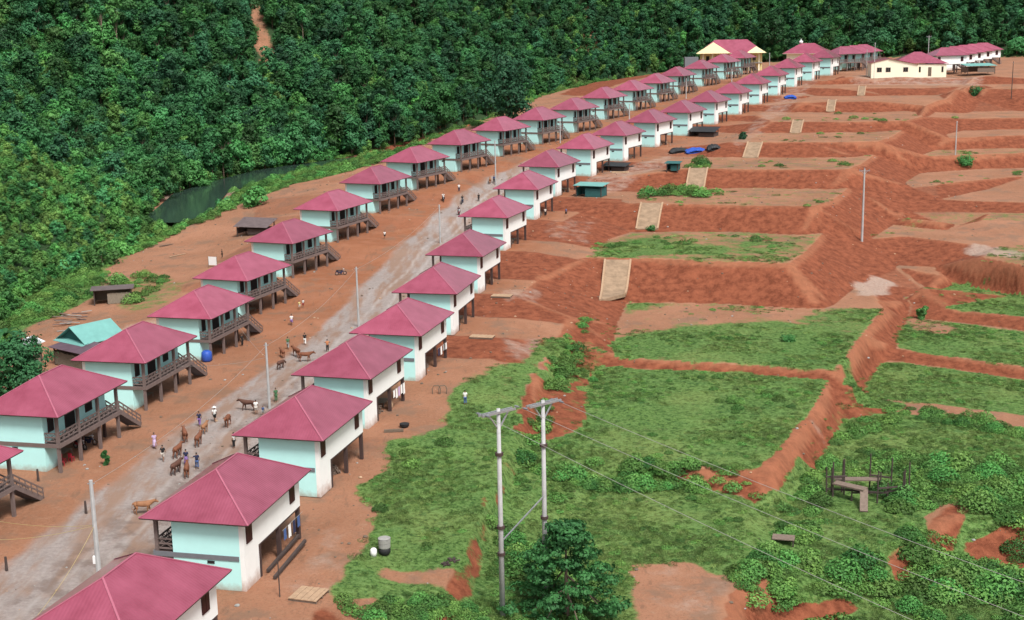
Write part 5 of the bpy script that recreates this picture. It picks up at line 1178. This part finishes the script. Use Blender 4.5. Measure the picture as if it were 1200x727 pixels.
d_ = MB(); d_.box(13.2, 14.6, 1.42, 1.495, 0, 3.2); d_.build('door', M['bark'], t)
for x in (9.6, 19.3): d_ = MB(); d_.box(x - .4, x + .4, 1.42, 1.495, 1.4, 3.4); d_.build('window', M['void'], t)
rb_ = MB(); A, B, C_, D = (-2, 1.0, 5.0), (22, 1.0, 4.4), (22, 14, 4.4), (-2, 14, 5.0); n_, f_ = (8, 8, 8.6), (11, 8, 8.6); rb_.add([A, B, C_, D, n_, f_], [(0, 1, 5, 4), (1, 2, 5), (2, 3, 4, 5), (3, 0, 4), (3, 2, 1, 0)]); rb_.build('back_roof', M['roof'], t)
# more stilt houses beyond, seen from their backs and fronts
GF = 'stilt houses beyond the cream hall'
LAB = ['nearest', 'second', 'third', 'fourth', 'farthest']
for i in range(5):
    px = 1108 + i * 10.5; q = at_y(px, 84, 446 + i * 14); dup(h1, (q[0], q[1], 20.2), math.radians(-78), 'white-backed pink roofed house right of the cream hall, %s of its short row' % LAB[i], GF)
for i, (px, yy) in enumerate(((989, 470), (1000, 482), (1010, 494))):
    q = at_y(px, 80, yy); dup(h0, (q[0], q[1], 20.6), math.radians(-62), 'pink roofed house with dark veranda left of the white pole, %s of three' % ('nearest', 'middle', 'farthest')[i], 'stilt houses with dark verandas before the hall')
q = at_y(946, 80, 482); t = thing('community_house', 'wide pink hipped roof building with pale eaves and an aerial, behind the last cream-backed houses', 'building', (q[0], q[1], 20.4), math.radians(-25)); t.scale = (.82, .82, .82)
w_ = MB(); w_.box(-8, 8, -5, 5, -1, 7); w_.build('wall', M['hall'], t); house_roof(t, 19, 13, 7, 11.2, 3); a_ = MB(); a_.tube([(-3, 0, 10.8), (-3, 0, 13.0)], .22, 8); a_.lathe([(.3, 0), (.8, .3), (.9, .9), (.5, 1.3)], (-3, 0, 11.0), 10); a_.build('aerial', M['white'], t)
hut(1150, 88, 5, 9, 5, 2.2, 'blue grey tarp shelter at the right end of the far white houses', 'tealtin', 'wood', .6, 'shelter', 'tarp_shelter', p=at_z(1146, 85, zt))

# ---------------------------------------------------------------- concrete chutes on the terrace banks
GC = 'tan concrete drain chutes on the terrace banks'
for (xt, yt, xb, yb, wpx, lab) in ((724, 307, 718, 351, 30, 'widest, on the bank above the middle grass pad'), (764, 240, 758, 268, 25, 'second one up, right of the bare yards'), (819, 199, 814, 220, 21, 'third one up from the nearest'), (885, 169, 879, 184, 17, 'fourth one up, beside a bush'), (936, 143, 932, 155, 12, 'small one on the fifth bank'), (976, 119, 973, 130, 9, 'small one on the sixth bank'), (1011, 103, 1009, 111, 8, 'farthest tiny one below the cream hall')):
    c0 = on_ground(xt - wpx / 2, yt - 1.5); c1 = on_ground(xt + wpx / 2, yt - 1.5); d0 = on_ground(xb - wpx / 2, yb + 1.5); d1 = on_ground(xb + wpx / 2, yb + 1.5)
    n_ = 10; t = thing('drain_chute', 'tan concrete drain chute, ' + lab, 'drain', (c0 + c1) / 2, 0, GC); o0 = (c0 + c1) / 2; s_ = MB(); vs = []
    for i in range(n_ + 1):
        u = i / n_; l_ = c0 + (d0 - c0) * u; r_ = c1 + (d1 - c1) * u
        zz = max(hz(l_[0], l_[1]), hz(r_[0], r_[1]), hz((l_[0] + r_[0]) / 2, (l_[1] + r_[1]) / 2)) + .10
        vs.append(((l_[0], l_[1], zz), (r_[0], r_[1], zz)))
    for (l0, r0), (l1, r1) in zip(vs[:-1], vs[1:]): s_.slab([np.array(l0) - o0, np.array(r0) - o0, np.array(r1) - o0, np.array(l1) - o0], .5)
    s_.build('slab', M['chute'], t); k_ = MB()
    for j in (0, 1):
        for i in range(n_): k_.beam(np.array(vs[i][j]) - o0, np.array(vs[i + 1][j]) - o0, .3, .34)
    k_.build('kerb', M['plank'], t)

# ---------------------------------------------------------------- small things around the houses
def lying(name, pts, w, h, m, label, cat, group=None):
    b_ = MB(); c = np.mean([p for p, q in pts], axis=0)
    for p, q in pts: b_.beam(np.array(p) - c, np.array(q) - c, w, h)
    return tag(b_.build(name, M[m], None, c), label, cat, group)
def pallet(px, py, rz, w, d, label, m='plank'):
    p = on_ground(px, py); t = thing('plank_platform', label, 'planks', p + (0, 0, .05), math.radians(rz), 'plank platforms on the ground'); b_ = MB(); n_ = int(w / .24)
    for i in range(n_): x = -w / 2 + (i + .5) * w / n_; b_.box(x - w / n_ * .45, x + w / n_ * .45, -d / 2, d / 2, .12, .17 + .02 * (i % 2))
    b_.build('board', M[m], t); c_ = MB()
    for y in (-d / 2 + .1, 0, d / 2 - .1): c_.box(-w / 2, w / 2, y - .05, y + .05, -.05, .118)
    c_.build('bearer', M['wood'], t)
pallet(588, 348, -14, 2.8, 1.6, 'pale plank platform on the yard between cream houses')
pallet(565, 396, -14, 3.0, 1.5, 'plank platform lying beside the wet tyre ruts')
pallet(362, 699, -18, 2.2, 2.2, 'square of pale boards behind the nearest whole house')
# water jar and pail
p = on_ground(451, 650); t = thing('water_jar', 'dark round water vessel with a pale concrete ring set on top in the yard', 'water jar', p, 0)
b_ = MB(); b_.lathe([(.3, -.1), (.55, .2), (.6, .5), (.5, .75)], n=16); b_.build('vessel', M['black'], t, smooth=True); c_ = MB(); c_.lathe([(.55, .72), (.58, .8), (.58, 1.15), (.55, 1.2), (.60, 1.24), (.60, 1.6), (.55, 1.64)], n=18); c_.build('ring', M['conc'], t)
d_ = MB(); d_.lathe([(.6, 1.645), (.62, 1.7), (.4, 1.78)], n=18); d_.build('lid', M['conc'], t); t.scale = (.8, .8, .8)
p = on_ground(438, 652); b_ = MB(); b_.lathe([(.22, 0), (.27, .3), (.25, .55), (.15, .66)], n=12); tag(b_.build('white_jar', M['white'], None, p, True), 'small white jar standing beside the dark water vessel', 'jar')
pts = []
for k in range(26):
    q = on_ground(520 + k * 1.0, 660 + 3.2 * math.sin(k * .5)); pts.append((q + (0, 0, .08), q + np.array([random.uniform(-.5, .5), random.uniform(-.5, .5), .15])))
lying('timber_scrap', pts[:14], .12, .07, 'dwood', 'heap of dark broken timber beside the footpath below the yard', 'scrap')
q0 = on_ground(380, 668); q1_ = on_ground(440, 655); q2_ = on_ground(540, 660); q3_ = on_ground(640, 690)
# timbers leaning behind the nearest whole house
for i, (a0, b0, lab) in enumerate((((322, 680), (358, 640), 'long dark timber beam lying behind the nearest whole house, outer one'), ((314, 672), (350, 634), 'long dark timber beam lying behind the nearest whole house, inner one'))):
    a_ = on_ground(*a0); b_ = on_ground(*b0); lying('timber_beam', [(a_ + (0, 0, .2), b_ + (0, 0, .45))], .22, .22, 'dwood', lab, 'timber', 'timber beams behind the nearest house')
p = on_ground(328, 700); b_ = MB(); b_.tube([(0, 0, -.3), (0, 0, 2.9)], .045, 6); tag(b_.build('thin_post', M['dwood'], None, p), 'thin dark post standing behind the nearest whole house', 'post')
# blue tarps and clutter
def tarp_heap(name, p, rx, ry, h, m, label, rz=0, group=None):
    n1, n2 = 14, 12; vs = []; fs = []
    for i in range(n1):
        for j in range(n2):
            u = i / (n1 - 1) * 2 - 1; v = j / (n2 - 1) * 2 - 1; rr = max(0, 1 - (abs(u) ** 2.6 + abs(v) ** 2.6) / 1.25)
            vs.append((u * rx * (1 + .1 * random.uniform(-1, 1)), v * ry * (1 + .1 * random.uniform(-1, 1)), h * rr ** .55 * (.75 + .5 * random.random()) - .04))
    for i in range(n1 - 1):
        for j in range(n2 - 1): a_ = i * n2 + j; fs.append((a_, a_ + n2, a_ + n2 + 1, a_ + 1))
    vs2 = [(x, y, -.3) for x, y, z in vs]; b_ = MB(); b_.add(vs, fs); nb = len(vs)
    rim = [i * n2 for i in range(n1)] + [(n1 - 1) * n2 + j for j in range(1, n2)] + [i * n2 + n2 - 1 for i in range(n1 - 2, -1, -1)] + [j for j in range(n2 - 2, 0, -1)]
    b2 = MB(); b2.v = b_.v + vs2; b2.f = b_.f + [(rim[k], rim[(k + 1) % len(rim)], rim[(k + 1) % len(rim)] + nb, rim[k] + nb) for k in range(len(rim))]; b2.m = [0] * len(b2.f)
    o = b2.build(name, M[m], None, p, True); o.rotation_euler = (0, 0, math.radians(rz)); return tag(o, label, 'tarp', group)
tarp_heap('blue_tarp', on_ground(815, 178), 2.3, 1.2, .9, 'tarpb', 'bright blue tarp thrown over a heap in a bare yard', 10)
tarp_heap('dark_tarp', on_ground(796, 178), 2.2, 1.3, .9, 'tarpd', 'dark tarp heap left of the bright blue tarp', 10)
tarp_heap('dark_tarp', on_ground(836, 175), 1.5, 1.2, 1.1, 'tarpd', 'dark heap right of the bright blue tarp', 10)
tarp_heap('blue_tarp', on_ground(926, 114.5), 1.6, 1.0, .7, 'tarpb', 'small blue tarp heap beside the far cream-backed houses', 0)
tarp_heap('blue_tarp', in_house(1, 4.0, -1.8, HR), 1.3, .9, 1.5, 'tarpb', 'blue tarp stuffed under the nearest whole cream-backed house', 0)
tarp_heap('dark_tarp', in_house(1, 1.5, -2.0, HR), 1.2, .9, 1.3, 'tarpd', 'dark bundle stacked under the nearest whole cream-backed house', 0)
p = np.array(in_house(3, -5.7, 3.1)); b_ = MB(); b_.lathe([(.5, 0), (.62, .25), (.65, .7), (.6, 1.15), (.35, 1.35)], n=16); tag(b_.build('water_drum', M['tarpb'], None, p, True), 'round blue water drum at the corner of a river-side house', 'drum')
ws = in_house(4, 3.0, -8.2); b_ = MB(); b_.slab([(-.9, 0, 1.5), (.9, 0, 1.4), (.9, .05, 0), (-.9, .05, 0)], .06); b_.v = [(x, y + z * .0, z) for x, y, z in b_.v]
p = on_ground(249.5, 313); t = thing('white_sheet', 'white sheet hung on two sticks behind the river-side houses', 'sheet', p, math.radians(-20))
b_ = MB(); b_.box(-.75, .75, -.02, .02, .3, 1.7); b_.build('cloth', M['white'], t); c_ = MB()
for x in (-.8, .8): c_.tube([(x, 0, -.3), (x, 0, 1.8)], .035, 6)
c_.build('stick', M['wood'], t)
# red chairs under the veranda of the second house
def make_chair():
    t = thing('plastic_chair', 'x', 'chair'); s_ = MB(); s_.box(-.2, .2, -.2, .2, .41, .45); s_.build('seat', M['red'], t); b_ = MB(); b_.box(-.2, .2, .17, .2, .46, .85); b_.build('backrest', M['red'], t)
    for x in (-.17, .17):
        for y in (-.17, .17): l_ = MB(); l_.box(x - .025, x + .025, y - .025, y + .025, 0, .41); l_.build('leg', M['red'], t)
    return t
ch = make_chair()
for i, (a_, r_, lab) in enumerate(((-3.6, 2.6, 'red plastic chair under the veranda, nearest to the front post'), (-2.9, 2.3, 'red plastic chair under the veranda, middle one'), (-2.2, 2.7, 'red plastic chair under the veranda, nearest to the motorbikes'))):
    q = in_house(1, a_, r_)
    if i == 0: ch.location = q; ch['label'] = lab; ch['group'] = 'red chairs under the veranda'; ch.rotation_euler = (0, 0, 2)
    else: dup(ch, q, i * 1.4, lab, 'red chairs under the veranda')
# laundry under the cream-backed houses
def laundry(i, cols, lab):
    h = HR[i]; x, y, z = hw(h, 3.4, 3.6); t = thing('laundry_line', lab, 'laundry', (x, y, z), -h[3], 'laundry lines under the houses')
    l_ = MB(); l_.tube([(0, -2.2, 2.1), (0, 2.0, 2.1)], .015, 5); l_.build('line', M['wire'], t)
    for k, c in enumerate(cols):
        yy = -1.9 + k * 3.7 / len(cols); hgt_ = .7 + .5 * random.random(); c_ = MB(); n_ = 5; w_ = .5
        for q in range(n_): c_.add([(.04 * math.sin(q * 1.9), yy + w_ * q / n_, 2.1), (.04 * math.sin(q * 1.9 + 1.9), yy + w_ * (q + 1) / n_, 2.1), (.06 * math.sin(q * 1.9 + 1.9), yy + w_ * (q + 1) / n_, 2.1 - hgt_), (.06 * math.sin(q * 1.9), yy + w_ * q / n_, 2.1 - hgt_)], [(0, 1, 2, 3)])
        c_.build('garment', cl(c), t)
laundry(1, [BLU, WHT, NAV, BLU], 'blue and dark clothes drying under the nearest whole cream-backed house')
laundry(3, [WHT, WHT, LIL, WHT, WHT], 'row of white clothes drying under the third whole cream-backed house')
laundry(4, [NAV, WHT, GRY, WHT], 'white and dark clothes drying under the fourth whole cream-backed house')
# lumber heap and sheets by the sheds
pts = []
for k in range(24):
    q = on_ground(66 + random.uniform(0, 38), 366 + random.uniform(0, 26)); a_ = random.uniform(-.6, .5); L_ = random.uniform(1.2, 2.6); d_ = np.array([math.cos(a_), math.sin(a_), 0]) * L_ / 2; zz = .08 + .35 * random.random()
    pts.append((q - d_ + (0, 0, zz), q + d_ + (0, 0, zz + random.uniform(-.06, .1))))
for k, (p, q) in enumerate(pts): lying('loose_board', [(p, q)], .26, .05, ('wood', 'conc', 'tin')[k % 3], 'loose weathered board in the scattered lumber behind the teal roofed house', 'board', 'scattered boards behind the teal roofed house')
for k, (px, py, L_, a_, lab) in enumerate(((208, 300, 3.6, .95, 'long plank lying on the bare red slope behind the river-side houses, lower one'), (196, 288, 3.2, .8, 'dark plank lying on the bare red slope, upper one'))):
    q = on_ground(px, py); d_ = np.array([math.cos(a_), math.sin(a_), 0]) * L_ / 2; lying('loose_plank', [(q - d_ + (0, 0, .1), q + d_ + (0, 0, .12))], .3, .06, ('plank', 'dwood')[k], lab, 'plank')
for k, (px, py, lab) in enumerate(((740, 196, 'flat stack of dark boards in a bare yard'), (727, 203, 'pale boards strewn beside the dark stack'))):
    q = on_ground(px, py); lying('board_stack', [(q + (-1.8, .3 * j, .06 + .05 * j), q + (1.9, .3 * j + .2, .06 + .05 * j)) for j in range(4)], .28, .06, ('dwood', 'plank')[k], lab, 'boards')
# stored wood, sacks and baskets on the open ground floors
def firewood(p, rz, lab):
    b_ = MB(); n_ = 0
    for k in range(5):
        for j in range(6 - k):
            x = (j - (5 - k) / 2) * .2 + random.uniform(-.02, .02); b_.tube([(x, -.6 + random.uniform(-.12, .1), .1 + k * .17), (x + random.uniform(-.03, .03), .6 + random.uniform(-.1, .12), .1 + k * .17)], .085, 6)
    o = b_.build('firewood_stack', M['wood'], None, p); o.rotation_euler = (0, 0, rz); tag(o, lab, 'firewood', 'stacks of firewood under the houses')
def sack(p, lab, m):
    b_ = MB(); b_.lathe([(.26, 0), (.34, .15), (.36, .45), (.28, .75), (.12, .86), (.16, .96)], n=10); tag(b_.build('sack', M[m], None, p, True), lab, 'sack', 'sacks under the houses')
def bench(p, rz, lab):
    t = thing('bamboo_bed', lab, 'bench', p, rz, 'low bamboo platforms under the houses'); b_ = MB()
    for k in range(9): b_.beam((-.55 + k * .137, -.95, .45), (-.55 + k * .137, .95, .45), .1, .03)
    b_.build('slats', M['thatch'], t)
    for x in (-.5, .5):
        for y in (-.85, .85): l_ = MB(); l_.box(x - .05, x + .05, y - .05, y + .05, -.1, .43); l_.build('leg', M['wood'], t)
for i in range(2, 15):
    side = ORD[i] + ' cream-backed house'
    q = in_house(i, .2 + .3 * (i % 3), 2.0, HR); firewood(q, -HR[i][3] + (i % 4) * .5, 'firewood stack on the open ground floor of the ' + side)
    if i % 2: bench(in_house(i, 3.3, 1.6, HR), -HR[i][3], 'low bamboo platform under the ' + side)
    if i % 3 == 0: sack(in_house(i, 2.2, 2.9, HR), 'pale sack standing under the ' + side, 'plank')
for i in range(1, 13):
    side = ORD[i] + ' river-side house'
    bench(in_house(i, (-.8, 1.9)[i % 2] if i != 1 else -1, 1.0), -HL[i][3], 'low bamboo platform under the veranda of the ' + side)
    if i % 2 == 0: firewood(in_house(i, 2.6, -1.5), -HL[i][3], 'firewood stack under the rear of the ' + side)
# stones and clods strewn over the bare ground
STN = bpy.data.collections.new('stone_kinds')
for k in range(3):
    b_ = MB(); b_.lathe([(.02, -.05), (.13, -.02), (.16, .05), (.12, .11), (.03, .14)], n=7); b_.v = [(x * (1 + .35 * random.uniform(-1, 1)), y * (1 + .35 * random.uniform(-1, 1)), z) for x, y, z in b_.v]
    inst_obj('stone_%d' % k, b_.mesh('stone', M[('conc', 'bark', 'plank')[k]]), STN)
p_ = RNG.uniform((-75, 76), (90, 330), (9000, 2)); g_ = gridval(G, p_[:, 0], p_[:, 1]); nn_ = fbm(p_[:, 0], p_[:, 1], 9, 881, 3)
p_ = p_[(g_ < .35) & (gridval(HM, p_[:, 0], p_[:, 1]) < .5) & (nn_ + RNG.normal(size=len(p_)) * .2 > .08)][:2600]
scatter('rubble', np.stack([p_[:, 0], p_[:, 1], hz(p_[:, 0], p_[:, 1])], -1), RNG.random(len(p_)) * 6, .3 + .9 * RNG.random(len(p_)) ** 3, RNG.choice((0, 1, 1, 1, 1, 2), len(p_)), STN)
# unfinished stilt frame on the right
p = on_ground(1003, 582); t = thing('wooden_platform', 'unfinished dark wooden stilt frame with bare posts and a ramp in the weeds', 'frame', p, math.radians(-38)); t.scale = (.9, .9, 1.2)
for (x, y, h) in ((-2.6, -1.6, 2.4), (-2.6, -.4, 2.1), (-1.9, -1.6, 2.9), (-1.7, .2, 2.8), (-1.2, -.3, 3.0), (.4, 2.6, 3.1), (1.2, 2.9, 1.7), (1.8, 2.2, 1.8), (2.6, 3.0, 3.0), (4.2, 2.4, 2.2), (4.6, 3.0, 2.9), (4.7, 1.6, 2.6), (2.6, -.6, 2.4), (.2, -1.6, 1.2), (3.2, .6, 1.5)):
    b_ = MB(); b_.tube([(x, y, -.4), (x + random.uniform(-.1, .1), y, h)], [.10, .07], 6); b_.build('post', M['dwood'], t)
for nm, a_, b2_, w_, h_ in (('walkway', (-2.6, .3, 1.0), (1.5, 2.7, 1.1), 1.0, .1), ('deck', (-1.9, -1.2, 1.15), (1.6, -1.4, 1.15), 1.1, .12), ('ramp', (1.5, -1.5, 1.15), (2.6, -4.0, .1), .8, .1)):
    b_ = MB(); b_.beam(a_, b2_, w_, h_); b_.build(nm, M['wood'], t)
for a_, b2_ in (((-2.7, -1.7, 1.6), (-1.0, -.2, 1.6)), ((-2.7, -.4, 1.3), (-1.7, .3, 1.3)), ((2.6, -.6, 1.2), (4.7, 1.8, 1.2)), ((3.0, .3, .8), (4.8, 2.6, .8)), ((.4, 2.6, 1.3), (2.7, 3.0, 1.3)), ((-2.6, -1.6, .6), (2.7, -.6, .9)), ((.2, -1.6, .7), (3.3, .6, .7))):
    b_ = MB(); b_.beam(a_, b2_, .12); b_.build('rail', M['dwood'], t)
p = on_ground(918, 637); t = thing('low_table', 'low weathered wooden table standing alone in the weeds', 'table', p, math.radians(-15)); b_ = MB(); b_.box(-.95, .95, -.6, .6, .52, .6); b_.build('tabletop', M['wood'], t)
for x in (-.85, .85):
    for y in (-.5, .5): l_ = MB(); l_.box(x - .06, x + .06, y - .06, y + .06, -.2, .52); l_.build('leg', M['dwood'], t)
for (px, lab) in ((511.5, 'left of the two bent brown frames'), (519, 'right of the two bent brown frames')):
    p = on_ground(px, 462); b_ = MB(); b_.tube([(-.4, 0, 0), (-.45, 0, .6), (-.25, 0, .95), (.25, 0, .95), (.45, 0, .6), (.4, 0, 0)], .055, 6); o = b_.build('bent_rack', M['bark'], None, p); tag(o, lab + ' standing on the bare yard', 'frame', 'bent frames in the yard')
# log and black pan in the yard
q = on_ground(462, 507); lying('log', [(q + (-1.0, 0, .15), q + (.9, .2, .18))], .26, .26, 'bark', 'short brown log lying on the bare yard', 'log')
p = on_ground(474, 501); b_ = MB(); b_.lathe([(.25, 0), (.45, .15), (.5, .4), (.42, .42)], n=12); tag(b_.build('black_basin', M['black'], None, p), 'black basin on the bare yard near the log', 'basin')
# stakes and sapling along the left yard
for px, py, lab in ((45, 560, 'short stake by the stair at the left edge'), (101, 598, 'green mossy stub post on the bare ground'), (8, 665, 'dark stub post near the left picture edge')):
    p = on_ground(px, py + 4); b_ = MB(); b_.tube([(0, 0, -.2), (0, 0, 1.1)], [.12, .09], 7); tag(b_.build('stub_post', M['dwood'], None, p), lab, 'post', 'stub posts in the left yard')
# ---------------------------------------------------------------- particular trees and shrubs
def lone_tree(name, px, py, h, rad, nl, lv, sz, m, label, base=.3, flat=.75, tr=.22, p=None, cat='tree'):
    p = on_ground(px, py) if p is None else p; c, tm, _ = tree_meshes(h, rad, nl, lv, sz, M[m], base, flat, tr)
    r = thing(name, label, cat, p, 0); link('crown', c, r); link('trunk', tm, r); return r
p = at_z(664, 732, -4.3); p[2] = hz(p[0], p[1])
lone_tree('leafy_tree', 0, 0, 7.6, 3.9, 95, 13500, .145, 'leafdark', 'big dark green leafy tree at the foot of the twin power poles', .12, .33, .2, p)
lone_tree('leafy_tree', 22, 470, 7.4, 3.9, 20, 9000, .2, 'leafdark', 'dark round tree beside the white tarp shelter at the left edge', .12, .7, .25)
for px, py, h, rd_, lab in ((122, 66, 19, 2.6, 'tall tree with a long bare pale trunk near the top left of the forest'), (139, 72, 20, 2.8, 'tall bare-trunked tree, right of the other one near the top left'), (356, 62, 17, 2.4, 'tall bare-trunked tree right of the red soil scar')):
    pp = on_ground(px, py); t = lone_tree('tall_tree', 0, 0, h, rd_, 9, 1300, .42, 'leaf', lab, .66, .8, .2, pp)
for px, py, h, r_, m, lab in ((237, 140, 15, 9, 'leafdark', 'very dark domed tree crown in the middle of the forested slope'), (596, 150, 19, 9.5, 'leafdark', 'large dark olive tree at the forest edge above the river-side roofs'), (515, 150, 15, 9, 'leaf', 'broad olive green tree left of the large dark one at the forest edge'), (905, 68, 20, 10, 'leafdark', 'dark tall tree behind the village end')):
    pp = on_ground(px, py); lone_tree('forest_tree', 0, 0, h, r_ * .8, 18, 4200, .5, m, lab, .2, .8, .4, pp)
p = on_ground(8, 416); t = thing('banana_plant', 'banana plant with long drooping leaves at the left edge', 'plant', p, 0); s_ = MB(); s_.tube([(0, 0, -.2), (.05, 0, 2.6)], [.22, .14], 9); s_.build('stem', M['leaflight'], t)
for k in range(10):
    a_ = k * 2.4; L_ = 2.4 + .5 * random.random(); pts = []; lf = MB(); N_ = 9
    for i in range(N_):
        u = i / (N_ - 1); r_ = L_ * u * .85; z = 2.5 + 1.5 * math.sin(u * 2.1) * (.7 + .06 * (k % 4)) - u * u * 1.2; w_ = .36 * math.sin(math.pi * min(1, .08 + u * .95)) ** .7
        c0 = np.array([r_ * math.cos(a_), r_ * math.sin(a_), z]); sd_ = np.array([-math.sin(a_), math.cos(a_), 0]) * w_; pts += [c0 - sd_ - (0, 0, .08), c0, c0 + sd_ - (0, 0, .08)]
    fs = []
    for i in range(N_ - 1): b0 = i * 3; fs += [(b0, b0 + 1, b0 + 4, b0 + 3), (b0 + 1, b0 + 2, b0 + 5, b0 + 4)]
    lf.add(pts, fs); lf.build('leaf', M['leaf'], t)
SH = 'shrubs on the terraces and along the bank'
for px, py, h, r_, m, lab in ((1081, 374, 1.9, .9, 'leaf', 'small upright sapling on the green terrace near the right edge'), (870, 163, 1.6, 1.4, 'leafdark', 'dark shrub at the top of the fourth drain chute'), (1130, 192, 1.8, 2.4, 'leaf', 'round green shrub on the bank right of the bare pale pole'),
                              (1143, 110, 2.0, 2.6, 'leaf', 'green shrub patch on the highest red bank'), (120, 312, 3.0, 3.0, 'leaflight', 'pale flowering shrub at the river bank behind the animal pen'), (142, 300, 2.8, 2.6, 'leaflight', 'pale green shrub on the bank rim, right of the flowering one'), (85, 322, 3.2, 3.0, 'leaf', 'green shrub on the bank rim, left of the flowering one'),
                              (125, 545, 1.4, .36, 'leafdark', 'slim sapling in the yard before the house with the red chairs'), (300, 240, 3.4, 2.8, 'leaf', 'bush on the sandy river spit'), (262, 248, 3.0, 2.6, 'leaf', 'bush at the river edge left of the spit'), (925, 400, .8, 1.1, 'leaf', 'dark shrub on the middle terrace'), (762, 270, .7, 1.0, 'leaf', 'low shrub at the foot of the second drain chute') ):
    pp = on_ground(px, py); lone_tree('shrub', 0, 0, h, r_, 8, 900, .09 * h + .05, m, lab, .02, .8, .05, pp, 'shrub')['group'] = SH
